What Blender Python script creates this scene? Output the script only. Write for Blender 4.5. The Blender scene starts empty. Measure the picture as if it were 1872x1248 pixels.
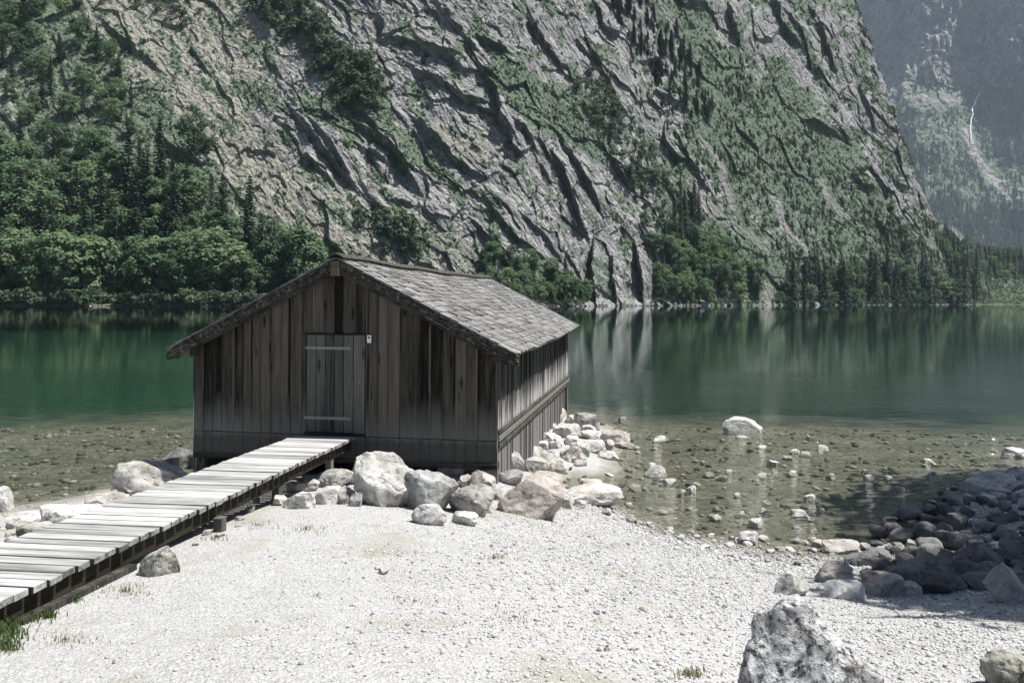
import bpy, bmesh, math, random
import numpy as np
from mathutils import Vector

random.seed(7)
RNG = np.random.default_rng(11)
sc = bpy.context.scene
COL = sc.collection
F, CX, HV, H, ROLL = 1390.0, 936.0, 545.0, 3.75, math.radians(0.3)   # lens in photo pixels, eye height 3.75 m

# ------------------------------------------------------------------ helpers
def uvfix(u, v):
    a, b = np.asarray(u, float) - CX, np.asarray(v, float) - HV
    return CX + a*math.cos(ROLL) + b*math.sin(ROLL), HV - a*math.sin(ROLL) + b*math.cos(ROLL)

def hsh(ix, iy, iz, seed):
    n = (ix.astype(np.int64)*374761393 + iy.astype(np.int64)*668265263 + iz.astype(np.int64)*2147483647 + seed*974634777) & 0xFFFFFFFF
    n = ((n ^ (n >> 13))*1274126177) & 0xFFFFFFFF
    n = ((n ^ (n >> 16))*2246822519) & 0xFFFFFFFF
    n = n ^ (n >> 15)
    return (n & 0xFFFFFF)/float(0xFFFFFF)

def noise2(x, y, seed=0):
    x, y = np.broadcast_arrays(np.asarray(x, float), np.asarray(y, float))
    xi, yi = np.floor(x), np.floor(y)
    fx, fy = x - xi, y - yi
    sx, sy = fx*fx*fx*(fx*(fx*6-15)+10), fy*fy*fy*(fy*(fy*6-15)+10)
    z = np.zeros_like(xi)
    def g(i, j):
        a = hsh(xi+i, yi+j, z, seed)*6.2831853
        return np.cos(a)*(fx-i) + np.sin(a)*(fy-j)
    a = g(0, 0)*(1-sx) + g(1, 0)*sx
    b = g(0, 1)*(1-sx) + g(1, 1)*sx
    return (a*(1-sy) + b*sy)*1.45

def noise3(x, y, z, seed=0):
    xi, yi, zi = np.floor(x), np.floor(y), np.floor(z)
    fx, fy, fz = x-xi, y-yi, z-zi
    sx, sy, sz = [t*t*(3-2*t) for t in (fx, fy, fz)]
    def c(i, j, k): return hsh(xi+i, yi+j, zi+k, seed)*2-1
    x00 = c(0,0,0)*(1-sx)+c(1,0,0)*sx; x10 = c(0,1,0)*(1-sx)+c(1,1,0)*sx
    x01 = c(0,0,1)*(1-sx)+c(1,0,1)*sx; x11 = c(0,1,1)*(1-sx)+c(1,1,1)*sx
    return (x00*(1-sy)+x10*sy)*(1-sz) + (x01*(1-sy)+x11*sy)*sz

def fbm2(x, y, o=4, seed=0, gain=.5):
    s, a, t = 0, 1., 0
    for k in range(o):
        s = s + a*noise2(x*2**k + 17.3*k, y*2**k - 9.1*k, seed+k); t += a; a *= gain
    return s/t

def ridge2(x, y, o=4, seed=0):
    s, a, t = 0, 1., 0
    for k in range(o):
        s = s + a*(1-np.abs(noise2(x*2**k+5.7*k, y*2**k+3.3*k, seed+k))*2); t += a; a *= .5
    return s/t

def fbm3(P, f, o=4, seed=0):
    s, a, t = 0, 1., 0
    for k in range(o):
        q = P*f*2**k + 7.7*k
        s = s + a*noise3(q[:,0], q[:,1], q[:,2], seed+k); t += a; a *= .5
    return s/t

def sstep(a, b, x):
    t = np.clip((x-a)/(b-a), 0, 1); return t*t*(3-2*t)

def mesh_np(name, V, quads=None, tris=None, smooth=False, attrs=None, fattrs=None):
    me = bpy.data.meshes.new(name)
    V = np.asarray(V, np.float32).reshape(-1, 3)
    me.vertices.add(len(V)); me.vertices.foreach_set('co', V.ravel())
    parts, starts, off = [], [], 0
    for f, k in ((quads, 4), (tris, 3)):
        if f is not None and len(f):
            f = np.asarray(f, np.int32).reshape(-1, k)
            parts.append(f.ravel()); starts.append(off + np.arange(len(f), dtype=np.int32)*k); off += f.size
    loops, st = np.concatenate(parts), np.concatenate(starts)
    me.loops.add(len(loops)); me.loops.foreach_set('vertex_index', loops)
    me.polygons.add(len(st)); me.polygons.foreach_set('loop_start', st.astype(np.int32))
    me.polygons.foreach_set('use_smooth', np.full(len(st), smooth))
    me.update(calc_edges=True)
    for k, v in (attrs or {}).items():
        a = me.attributes.new(k, 'FLOAT', 'POINT'); a.data.foreach_set('value', np.asarray(v, np.float32).ravel())
    for k, v in (fattrs or {}).items():
        a = me.attributes.new(k, 'FLOAT', 'FACE'); a.data.foreach_set('value', np.asarray(v, np.float32).ravel())
    return me

def link(name, me, mat=None, parent=None, loc=None):
    o = bpy.data.objects.new(name, me); COL.objects.link(o)
    if mat is not None and me is not None and not me.materials: me.materials.append(mat)
    if parent is not None: o.parent = parent
    if loc is not None: o.location = loc
    return o

def tag(o, label=None, cat=None, group=None, kind=None):
    if label: o['label'] = label
    if cat: o['category'] = cat
    if group: o['group'] = group
    if kind: o['kind'] = kind
    return o

class MB:
    """collects boxes and bars, each with its own random tone, into one mesh"""
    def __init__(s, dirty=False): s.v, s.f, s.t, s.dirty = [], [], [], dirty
    def hexa(s, c, tone=None):
        b = len(s.v); s.v += [tuple(p) for p in c]
        fs = [(0,3,2,1),(4,5,6,7),(0,1,5,4),(1,2,6,5),(2,3,7,6),(3,0,4,7)]
        s.f += [tuple(b+i for i in q) for q in fs]
        t = random.random() if tone is None else tone
        s.t += [t]*6 if not s.dirty else [t-2,t,t-2,t-.7,t-2,t-.7]  # underside and edges toned down, painting the shade between planks into the colour
    def box(s, x0, x1, y0, y1, z0, z1, tone=None):
        s.hexa([(x0,y0,z0),(x1,y0,z0),(x1,y1,z0),(x0,y1,z0),(x0,y0,z1),(x1,y0,z1),(x1,y1,z1),(x0,y1,z1)], tone)
    def bar(s, p, q, a, b, tone=None):
        """box along p-q; a, b = half-thickness vectors"""
        p, q, a, b = map(Vector, (p, q, a, b))
        s.hexa([p-a-b, p+a-b, p+a+b, p-a+b, q-a-b, q+a-b, q+a+b, q-a+b], tone)
    def build(s, name, mat, parent=None, bevel=0):
        me = mesh_np(name, s.v, quads=s.f, fattrs={'tone': s.t})
        if bevel:
            bm = bmesh.new(); bm.from_mesh(me)
            bmesh.ops.bevel(bm, geom=bm.edges[:], offset=bevel, segments=1, affect='EDGES')
            bm.to_mesh(me); bm.free()
        bm = bmesh.new(); bm.from_mesh(me); bmesh.ops.recalc_face_normals(bm, faces=bm.faces[:]); bm.to_mesh(me); bm.free()
        return link(name, me, mat, parent)

# ------------------------------------------------------------------ node helpers
def new_mat(name):
    m = bpy.data.materials.new(name); m.use_nodes = True
    m.node_tree.nodes.clear(); return m, m.node_tree

def N(nt, typ, i=None, **kw):
    n = nt.nodes.new(typ)
    def put(s, v):
        if isinstance(v, bpy.types.NodeSocket): nt.links.new(v, s)
        elif hasattr(s, 'default_value'):
            if isinstance(v, (tuple, list)) and len(v) == 3 and s.type == 'RGBA': v = (*v, 1)
            s.default_value = v
    for k, v in kw.items():
        if hasattr(n, k) and k not in n.inputs: setattr(n, k, v)
        else: put(n.inputs[k.replace('_', ' ')], v)
    for k, v in enumerate(i or []):
        if v is not None: put(n.inputs[k], v)
    return n

def mth(nt, op, a, b=0.0, clamp=False): return N(nt, 'ShaderNodeMath', [a, b], operation=op, use_clamp=clamp).outputs[0]
def mixc(nt, fac, a, b, blend='MIX'):
    n = nt.nodes.new('ShaderNodeMix'); n.data_type = 'RGBA'; n.blend_type = blend
    for k, v in ((0, fac), (6, a), (7, b)):
        if isinstance(v, bpy.types.NodeSocket): nt.links.new(v, n.inputs[k])
        else: n.inputs[k].default_value = (*v, 1) if isinstance(v, (tuple, list)) and len(v) == 3 else v
    return n.outputs[2]
def ramp(nt, fac, stops, interp='LINEAR'):
    n = nt.nodes.new('ShaderNodeValToRGB'); n.color_ramp.interpolation = interp
    e = n.color_ramp.elements
    while len(e) < len(stops): e.new(.5)
    for k, (p, c) in enumerate(stops):
        e[k].position = p; e[k].color = (c, c, c, 1) if isinstance(c, (int, float)) else (*c, 1)
    nt.links.new(fac, n.inputs[0]); return n.outputs[0]
def noise(nt, vec, scale, detail=6, rough=.55, dist=0.0):
    return N(nt, 'ShaderNodeTexNoise', Vector=vec, Scale=scale, Detail=detail, Roughness=rough, Distortion=dist).outputs[0]
def vor(nt, vec, scale, feature='F1'):
    return N(nt, 'ShaderNodeTexVoronoi', feature=feature, Vector=vec, Scale=scale)
def coords(nt, what='Object'): return N(nt, 'ShaderNodeTexCoord').outputs[what]
def mapped(nt, vec, scale=(1,1,1), rot=(0,0,0)):
    return N(nt, 'ShaderNodeMapping', Vector=vec, Scale=scale, Rotation=rot).outputs[0]
def attr(nt, name): return N(nt, 'ShaderNodeAttribute', attribute_name=name).outputs['Fac']
def bump(nt, h, strength=.5, dist=.05, normal=None):
    kw = dict(Height=h, Strength=strength, Distance=dist)
    if normal is not None: kw['Normal'] = normal
    return N(nt, 'ShaderNodeBump', **kw).outputs[0]
def out(nt, sh): N(nt, 'ShaderNodeOutputMaterial', Surface=sh)
def bsdf(nt, col, rough=.9, normal=None, spec=.25):
    kw = dict(Base_Color=col, Roughness=rough)
    kw['Specular_IOR_Level'] = spec
    if normal is not None: kw['Normal'] = normal
    return N(nt, 'ShaderNodeBsdfPrincipled', **kw).outputs[0]

# ------------------------------------------------------------------ camera, sun, sky
cam_d = bpy.data.cameras.new('camera'); cam = bpy.data.objects.new('camera', cam_d); COL.objects.link(cam)
cam_d.sensor_width = 36; cam_d.lens = 36*F/1872; cam_d.shift_y = -(624-HV)/1872
cam_d.clip_start = .05; cam_d.clip_end = 12000
cam.location = (0, 0, H); cam.rotation_euler = (math.pi/2, -ROLL, 0)
sc.camera = cam
S = Vector((.47, .005, 1)).normalized()
sl = bpy.data.lights.new('sun', 'SUN'); sl.energy = 5.0; sl.angle = math.radians(.5); sl.color = (1, .975, .935)
sun = bpy.data.objects.new('sun', sl); COL.objects.link(sun)
sun.rotation_euler = S.to_track_quat('Z', 'Y').to_euler()
w = bpy.data.worlds.new('World'); sc.world = w; w.use_nodes = True
wn = w.node_tree; wn.nodes.clear()
sky = wn.nodes.new('ShaderNodeTexSky'); sky.sky_type = 'NISHITA'; sky.sun_disc = False
sky.sun_elevation = math.asin(S.z); sky.sun_rotation = math.atan2(S.x, S.y)
bg = wn.nodes.new('ShaderNodeBackground'); bg.inputs[1].default_value = .05
wo = wn.nodes.new('ShaderNodeOutputWorld')
wn.links.new(sky.outputs[0], bg.inputs[0]); wn.links.new(bg.outputs[0], wo.inputs[0])
sc.view_settings.view_transform = 'Standard'; sc.view_settings.look = 'None'
sc.view_settings.exposure = 0.85; sc.view_settings.gamma = 1
sc.render.engine = 'CYCLES'
sc.cycles.use_denoising = True
sc.cycles.max_bounces = 8; sc.cycles.transparent_max_bounces = 16; sc.cycles.volume_bounces = 1
sc.cycles.caustics_reflective = False; sc.cycles.caustics_refractive = False

# ------------------------------------------------------------------ ground heights (thin plate spline through surveyed points)
SHORE = [(-24,11.5),(-16,12),(-9.1,13.4),(-7.8,14.8),(-7.0,16),(-5.5,16.6),(-3,17.4),(-.4,19),(1.2,23.4),(2.5,23.2),(3.0,20),(2.4,17.7),
         (1.35,15.9),(1.15,14.9),(2.0,13.6),(2.4,12.4),(3.35,11.8),(4.25,11.4),(5.0,11.2),(6.0,11.9),(7.2,13.2),(8.8,15),(11.3,16.9),(16,18.5),(24,20.5)]
CTRL = [(-2.4,10,1.05),(.3,10.9,.62),(-2.5,12.7,.72),(-3.4,5.4,1.44),(-3.2,7.35,1.32),(-2.8,9.3,1.14),(0,3.7,1.86),(0,0,2.1),(3,3.5,1.72),
        (6,5,1.4),(0,7,1.28),(3.5,8.1,.56),(1.7,4.3,1.5),(-6.5,11.1,.45),(-5.2,13.2,.5),(-3.7,13,.7),(-.4,12.4,.72),(9,12,.5),(12,10,1.1),(8.5,8,.85),
        (6.6,8.6,.62),(-10,5,1.7),(-15,7,1.5),(-6,5.5,1.45),(-1.5,15,.4),(1.5,17,.2),(2.0,20,.15),(1.9,22,.1),(0,14.2,.6),(18,13,1.6),(-20,2,2),(20,2,2.4),
        (4,14,-.08),(4.5,17,-.12),(4.5,21,-.18),(8,20,-.14),(6.1,20.3,-.045),(10,24,-.26),(0,24.5,-.28),(-9,17,-.13),(-9,21,-.22),(-13,15,-.12),(-4,21,-.2),(16,22.5,-.24),(-20,20,-.26),(-24,15,-.2),(24,26,-.3),(-9,24,-.28),(-16,22,-.27),(5,24,-.25),(18,24.5,-.28)]
TP = np.array([(x,y,0) for x, y in SHORE] + CTRL, float)
def _U(r2): return .5*r2*np.log(r2+1e-9)
_n = len(TP); _A = np.zeros((_n+3, _n+3))
_A[:_n,:_n] = _U(((TP[:,None,:2]-TP[None,:,:2])**2).sum(2)) + np.eye(_n)*.02
_A[:_n,_n] = _A[_n,:_n] = 1; _A[:_n,_n+1:] = TP[:,:2]; _A[_n+1:,:_n] = TP[:,:2].T
_W = np.linalg.solve(_A, np.concatenate([TP[:,2], np.zeros(3)]))
def hz_exact(x, y):
    x, y = np.broadcast_arrays(np.asarray(x,float), np.asarray(y,float)); sh = x.shape; x, y = x.ravel(), y.ravel()
    cx, cy = np.clip(x,-23,23), np.clip(y,-4,24)
    z = np.empty(len(x))
    for a in range(0, len(x), 20000):
        s = slice(a, a+20000); p = np.stack([cx[s], cy[s]], 1)
        z[s] = _U(((p[:,None]-TP[None,:,:2])**2).sum(2)) @ _W[:_n] + _W[_n] + p @ _W[_n+1:]
    z = z - .05*np.maximum(0, y-23.3+.07*np.maximum(x,0)+1.2*fbm2(x*.15, y*.15, 3, 6)) - .25*np.maximum(0, y-44)
    z = z + .035*fbm2(x*.9, y*.9, 3, 5)*np.clip(1.5-np.abs(z), .3, 1)
    return np.clip(z, -9, 2.6).reshape(sh)

_hx, _hy = np.linspace(-24, 24, 481), np.linspace(-4, 40, 441); _HG = hz_exact(*np.meshgrid(_hx, _hy))
def hz(x, y):
    fx, fy = np.clip((np.asarray(x,float)+24)*10, 0, 479.999), np.clip((np.asarray(y,float)+4)*10, 0, 439.999)
    i, j = fy.astype(int), fx.astype(int); a, b = fx-j, fy-i
    return (_HG[i,j]*(1-a)+_HG[i,j+1]*a)*(1-b) + (_HG[i+1,j]*(1-a)+_HG[i+1,j+1]*a)*b

def ray(u, v):
    a, b = uvfix(u, v); return float(a-CX)/F, float(b-HV)/F
def on_ground(u, v, off=0.0):
    """point where the sight line through a photo pixel meets the ground"""
    rx, rz = ray(u, v)
    Y = np.linspace(2.5, 40, 2500); zz = H - rz*Y - off
    hit = np.nonzero(zz <= np.maximum(hz(rx*Y, Y), -.05))[0]
    y = Y[hit[0]] if len(hit) else 40.
    return Vector((rx*y, y, H - rz*y))

def axis(dense0, dense1, step, lo, hi, grow=1.25):
    a = list(np.arange(dense0, dense1+1e-6, step)); s = step
    while a[-1] < hi: s *= grow; a.append(a[-1]+s)
    s = step
    while a[0] > lo: s *= grow; a.insert(0, a[0]-s)
    return np.array(a)
gx, gy = axis(-12, 14, .085, -2500, 2500), axis(2.2, 25, .085, -60, 2400)
GX, GY = np.meshgrid(gx, gy); GZ = hz_exact(GX, GY)
ny, nx = GX.shape
idx = np.arange(nx*ny).reshape(ny, nx)
quads = np.stack([idx[:-1,:-1], idx[:-1,1:], idx[1:,1:], idx[1:,:-1]], -1).reshape(-1, 4)
gv = np.stack([GX, GY, GZ], -1).reshape(-1, 3)
under = (gv[quads,2].max(1) < -.03)
def submesh(name, V, Q, smooth=True):
    used, inv = np.unique(Q, return_inverse=True)
    return mesh_np(name, V[used], quads=inv.reshape(-1,4), smooth=smooth)

# gravel beach material
m_gravel, nt = new_mat('gravel')
co = coords(nt)
wp_ = N(nt,'ShaderNodeVectorMath',[co, N(nt,'ShaderNodeVectorMath',[N(nt,'ShaderNodeTexNoise',Vector=co,Scale=9.,Detail=3).outputs['Color']], operation='SCALE', Scale=.12).outputs[0]], operation='ADD').outputs[0]
v1 = vor(nt, wp_, 42); v2 = vor(nt, wp_, 95)
big = noise(nt, co, 1.1, 6, .65); mid = noise(nt, co, 3.2, 6)
c = mixc(nt, v1.outputs['Color'], (.33,.328,.318), (.50,.498,.488))
c = mixc(nt, ramp(nt, mid, [(.35,0),(.75,1)]), c, (.46,.458,.448))
c = mixc(nt, mth(nt,'MULTIPLY',ramp(nt, big, [(.52,0),(.66,1)]),.6), c, (.29,.287,.205))
c = mixc(nt, ramp(nt, v1.outputs['Distance'], [(.4,0),(.8,.5)]), c, (.20,.195,.18))
gz = N(nt,'ShaderNodeSeparateXYZ',[co]).outputs[2]
wet = ramp(nt, mth(nt,'ADD',gz, mth(nt,'MULTIPLY',mid,.12)), [(.06,1),(.16,0)])
c = mixc(nt, mth(nt,'MULTIPLY',wet,.75), c, (.155,.145,.105))
hh = mth(nt,'ADD', mth(nt,'MULTIPLY',v1.outputs['Distance'],-1.), mth(nt,'MULTIPLY',v2.outputs['Distance'],-.4))
fine = noise(nt, co, 70, 4, .7); c = mixc(nt, ramp(nt, fine, [(.28,.55),(.45,0)]), c, (.16,.155,.145))
out(nt, bsdf(nt, c, .9, bump(nt, mth(nt,'ADD', hh, mth(nt,'MULTIPLY', mid, .8)), .65, .022)))

# lake bed: stones and algae in the shallows, below the drop-off the deep water's dimming green is painted into the colour
m_bed, nt = new_mat('lake bed')
co = coords(nt)
v1 = vor(nt, co, 5.5); v2 = vor(nt, co, 14)
c = mixc(nt, v1.outputs['Color'], (.075,.07,.056), (.155,.147,.122))
c = mixc(nt, ramp(nt, v2.outputs['Color'], [(.45,0),(.8,.75)]), c, (.22,.21,.18))
c = mixc(nt, ramp(nt, noise(nt, co, .6, 5), [(.42,0),(.62,.7)]), c, (.09,.084,.066))
gz = N(nt,'ShaderNodeSeparateXYZ',[co]).outputs[2]
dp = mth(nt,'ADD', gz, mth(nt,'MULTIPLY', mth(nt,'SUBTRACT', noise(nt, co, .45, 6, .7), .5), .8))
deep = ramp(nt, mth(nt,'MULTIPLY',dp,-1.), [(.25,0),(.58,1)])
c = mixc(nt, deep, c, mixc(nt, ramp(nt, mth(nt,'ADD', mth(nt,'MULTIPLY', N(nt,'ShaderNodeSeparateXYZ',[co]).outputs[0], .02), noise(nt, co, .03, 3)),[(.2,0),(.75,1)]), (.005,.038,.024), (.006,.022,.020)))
out(nt, bsdf(nt, c, .95, bump(nt, mth(nt,'MULTIPLY',v1.outputs['Distance'],-1.), .7, .06), .1))
tag(link('gravel_beach', submesh('gravel_beach', gv, quads[~under]), m_gravel), kind='structure')
tag(link('lake_bed', submesh('lake_bed', gv, quads[under]), m_bed), kind='structure')

# water
m_water, nt = new_mat('water')
co = coords(nt)
n1 = noise(nt, mapped(nt, co, (.5,1.35,1), (0,0,.08)), 1.9, 3, .5, .5)
n2 = noise(nt, mapped(nt, co, (.7,2.2,1), (0,0,-.15)), 6.5, 2, .5, .25)
n3 = noise(nt, mapped(nt, co, (.4,1.2,1)), .25, 3)
yy = N(nt,'ShaderNodeSeparateXYZ',[co]).outputs[1]
calm = mth(nt,'MULTIPLY', ramp(nt, n3, [(.35,.5),(.65,1)]), ramp(nt, mth(nt,'DIVIDE', yy, 120.), [(.17,1),(.22,.12),(.34,.02),(.9,.007)]))
hh = mth(nt,'MULTIPLY', mth(nt,'ADD', n1, mth(nt,'MULTIPLY', n2, .30)), calm)
nrm = bump(nt, hh, 1.0, .26)
fr = N(nt,'ShaderNodeFresnel', IOR=1.333, Normal=nrm).outputs[0]
gl = N(nt,'ShaderNodeBsdfGlossy', Color=(.93,.97,.96), Roughness=.02, Normal=nrm).outputs[0]
tr = N(nt,'ShaderNodeBsdfTransparent', Color=(.90,.93,.87)).outputs[0]
out(nt, N(nt,'ShaderNodeMixShader', [fr, tr, gl]).outputs[0])
wx, wy = np.array([-2400,-300,-60,0,60,300,2400.]), np.array([4,30,100,300,700,2300.])
WX, WY = np.meshgrid(wx, wy); wi = np.arange(WX.size).reshape(WX.shape)
tag(link('water', mesh_np('water', np.stack([WX,WY,WX*0],-1).reshape(-1,3), quads=np.stack([wi[:-1,:-1],wi[:-1,1:],wi[1:,1:],wi[1:,:-1]],-1)), m_water), kind='structure')

# ------------------------------------------------------------------ wood
def wood_mat(name, dark, light, grain_axis, stain=None, knots=True, rough=.9, wet=None, tv=.55):
    """weathered board wood: tone per board, long grain, knots; stain = (axis z0, z1, colour) for a washed-out foot of the boards"""
    m, nt = new_mat(name); co = coords(nt); tone = attr(nt, 'tone')
    off = N(nt,'ShaderNodeCombineXYZ',[mth(nt,'MULTIPLY',tone,37.), mth(nt,'MULTIPLY',tone,11.), mth(nt,'MULTIPLY',tone,53.)]).outputs[0]
    cv = N(nt,'ShaderNodeVectorMath',[co, off], operation='ADD').outputs[0]
    sc3 = {'x':(.9,14,14),'y':(14,.9,14),'z':(14,14,.9)}[grain_axis]
    g1 = noise(nt, mapped(nt, cv, sc3), 2.2, 7, .62, .25)
    g2 = noise(nt, mapped(nt, cv, tuple(s*.35 for s in sc3)), 1.1, 3)
    f = mth(nt,'ADD', mth(nt,'MULTIPLY', g1, .75), mth(nt,'MULTIPLY', mth(nt,'SUBTRACT', tone, .5), tv))
    f = mth(nt,'ADD', f, mth(nt,'MULTIPLY', mth(nt,'SUBTRACT', g2, .5), .7))
    c = ramp(nt, f, [(.12,dark),(.68,light)])
    if knots:
        kv = vor(nt, mapped(nt, cv, {'x':(1.,5,5),'y':(5,1.,5),'z':(5,5,1.3)}[grain_axis]), 1.0)
        k = ramp(nt, kv.outputs['Distance'], [(.09,1),(.2,0)])
        c = mixc(nt, mth(nt,'MULTIPLY',k,.85), c, tuple(d*.45 for d in dark))
    if stain:
        z0, z1, colr = stain
        zz = N(nt,'ShaderNodeSeparateXYZ',[co]).outputs[2]
        zz = mth(nt,'ADD', zz, mth(nt,'MULTIPLY', mth(nt,'SUBTRACT', g2, .5), .9))
        zz = mth(nt,'ADD', zz, mth(nt,'MULTIPLY', mth(nt,'SUBTRACT', tone, .5), .35))
        s = ramp(nt, mth(nt,'DIVIDE', mth(nt,'SUBTRACT', zz, z0), z1-z0), [(0,1),(1,0)])
        c = mixc(nt, mth(nt,'MULTIPLY', s, mth(nt,'ADD', .45, mth(nt,'MULTIPLY', g1, .75), True)), c, colr)
    if wet:
        zz = mth(nt,'ADD', N(nt,'ShaderNodeSeparateXYZ',[co]).outputs[2], mth(nt,'MULTIPLY', mth(nt,'SUBTRACT', g2, .5), .3))
        c = mixc(nt, ramp(nt, mth(nt,'DIVIDE', mth(nt,'SUBTRACT', zz, wet[0]), wet[1]-wet[0]), [(0,.6),(1,0)]), c, (.035,.032,.027))
    out(nt, bsdf(nt, c, rough, bump(nt, g1, .35, .006), .2)); return m
m_front = wood_mat('dark weathered boards', (.0075,.0066,.0056), (.128,.116,.099), 'z', (1.36,1.9,(.15,.145,.135)), wet=(1.30,1.40))
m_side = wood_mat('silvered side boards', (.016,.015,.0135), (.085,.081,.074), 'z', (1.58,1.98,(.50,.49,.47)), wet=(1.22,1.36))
m_door = wood_mat('grey door boards', (.032,.030,.027), (.175,.167,.152), 'z', tv=.25)
m_beam = wood_mat('brown beam', (.022,.019,.013), (.12,.108,.078), 'x')
m_sill = wood_mat('wet black sill logs', (.010,.0095,.0085), (.125,.118,.105), 'x')
m_rake = wood_mat('barge board', (.02,.019,.015), (.13,.122,.095), 'x', knots=False)
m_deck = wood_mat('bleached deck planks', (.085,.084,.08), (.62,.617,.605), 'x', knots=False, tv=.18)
m_under = wood_mat('brown stringer', (.02,.018,.012), (.115,.10,.07), 'y')
m_post = wood_mat('post wood', (.03,.028,.024), (.2,.19,.165), 'z')
m_shingle = wood_mat('silvered shingles', (.095,.093,.089), (.33,.325,.315), 'x', knots=False, tv=.36)
m_metal, nt = new_mat('galvanised strap'); out(nt, bsdf(nt, mixc(nt, noise(nt, coords(nt), 30), (.16,.16,.155), (.30,.295,.29)), .7))
m_white, nt = new_mat('white enamel'); out(nt, bsdf(nt, (.75,.75,.73), .4))
m_black, nt = new_mat('black plastic'); out(nt, bsdf(nt, (.01,.01,.01), .3))
# mossy shingle edge
m_moss, nt = new_mat('lichen covered shingle edge'); co = coords(nt)
c = ramp(nt, noise(nt, co, 14, 6, .7), [(.3,(.012,.011,.009)),(.52,(.05,.048,.042)),(.72,(.25,.245,.225))])
c = mixc(nt, ramp(nt, noise(nt, co, 5, 4), [(.5,0),(.68,.6)]), c, (.065,.064,.038))
out(nt, bsdf(nt, c, .95, bump(nt, noise(nt, co, 30, 5), .8, .02)))

# ------------------------------------------------------------------ boathouse
HW, LEN = 2.71, 12.6
APEX, EAVE, RX = 4.47, 2.885, 3.08
SL = (APEX-EAVE)/RX
YAW = math.atan2(.166, .986)
shed = tag(bpy.data.objects.new('boathouse', None), 'weathered dark wooden boathouse with shingle roof at the lake edge', 'boathouse')
COL.objects.link(shed); shed.location = (-2.918, 12.95, 0); shed.rotation_euler = (0, 0, -YAW)
def sag(y): return -.045*math.sin(math.pi*min(max(y/LEN,0),1)) + .012*math.sin(y*1.7)
def under_z(x): return APEX - .115 - SL*abs(x)

DX0, DX1, JX1, DZ0, DZ1 = -.612, .238, .445, 1.44, 3.125
b = MB(); x = -HW
while x < HW-.02:
    wd = random.uniform(.15, .235)
    if HW-(x+wd) < .12: wd = HW-x
    segs = [(x, min(x+wd, HW))]
    for a, e in segs:
        cuts = []
        if e <= DX0 or a >= JX1: cuts = [(a, e, 1.40)]
        elif a >= DX0 and e <= JX1: cuts = [(a, e, DZ1+.015)]
        elif a < DX0: cuts = [(a, DX0-.004, 1.40), (DX0, e, DZ1+.015)]
        else: cuts = [(a, JX1, DZ1+.015), (JX1+.004, e, 1.40)]
        for p, q, zb in cuts:
            if q-p < .015: continue
            dy = random.uniform(-.008, .008); g = .0035
            zl, zr = under_z(p)-.012, under_z(q)-.012
            if p < 0 < q: zl = zr = min(zl, zr)
            y0, y1 = dy, .03+dy
            b.hexa([(p+g,y0,zb),(q-g,y0,zb),(q-g,y1,zb),(p+g,y1,zb),(p+g,y0,zl),(q-g,y0,zr),(q-g,y1,zr),(p+g,y1,zl)])
            if zb < 1.5 or p >= DX0-.005 and q <= JX1+.005:      # short wet boards of the base
                b.hexa([(p+g,y0+.012,1.0),(q-g,y0+.012,1.0),(q-g,y1+.012,1.0),(p+g,y1+.012,1.0),(p+g,y0+.012,1.386),(q-g,y0+.012,1.386),(q-g,y1+.012,1.386),(p+g,y1+.012,1.386)])
            if random.random() < .55 and zb < 1.5:      # narrow cover strip over the joint
                b.hexa([(q-.016,y0-.014,zb),(q+.014,y0-.014,zb),(q+.014,y0-.001,zb),(q-.016,y0-.001,zb),(q-.016,y0-.014,zr-.02),(q+.014,y0-.014,zr-.02),(q+.014,y0-.001,zr-.02),(q-.016,y0-.001,zr-.02)])
    x += wd
front = b.build('front_wall', m_front, shed)
b = MB()
b.box(-HW-.01, HW+.01, .046, .17, 1.205, 1.388, .45); b.box(-HW-.02, HW-.55, -.004, .16, .92, 1.02, .3); b.box(HW-.545, HW+.02, -.012, .18, .915, 1.03, .36); b.box(-HW, HW, -.006, .03, 1.388, 1.399, .1)
b.build('sill_beam', m_sill, shed, .006)
# side walls
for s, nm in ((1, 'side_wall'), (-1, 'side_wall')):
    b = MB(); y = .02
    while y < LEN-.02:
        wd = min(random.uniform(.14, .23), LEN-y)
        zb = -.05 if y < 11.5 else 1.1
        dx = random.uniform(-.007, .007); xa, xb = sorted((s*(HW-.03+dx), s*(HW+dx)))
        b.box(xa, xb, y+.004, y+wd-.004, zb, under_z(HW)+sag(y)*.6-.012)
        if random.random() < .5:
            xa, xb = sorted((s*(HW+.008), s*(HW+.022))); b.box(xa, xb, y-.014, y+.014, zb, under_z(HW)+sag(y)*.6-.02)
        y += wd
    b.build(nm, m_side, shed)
b = MB(); b.box(-HW, HW, LEN-.03, LEN, 1.1, 2.9); b.hexa([(-HW,LEN-.03,2.901),(HW,LEN-.03,2.901),(HW,LEN,2.901),(-HW,LEN,2.901),(-.02,LEN-.03,4.2),(.02,LEN-.03,4.2),(.02,LEN,4.2),(-.02,LEN,4.2)])
b.build('back_wall', m_front, shed)
b = MB()
for dz, th in ((0, .045), (.115, .035), (-.12, .03)):
    b.bar((HW+.032, .02, 1.43+dz), (HW+.032, LEN, 1.10+dz), (.02,0,0), (0,0,th))
b.build('side_rail', m_post, shed)
for (px_, py_, z0) in ((HW-.08, LEN-.09, -1.0), (-HW+.08, LEN-.09, -1.0), (-HW+.09, .12, .35), (HW-.1, .14, .45), (HW-.1, 6.3, -.2), (-HW+.1, 6.3, -.4)):
    b = MB(); b.box(px_-.085, px_+.085, py_-.085, py_+.085, z0, under_z(HW)-.05 if py_ > 6 else 1.0); b.build('post', m_post, shed, .01)
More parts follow.
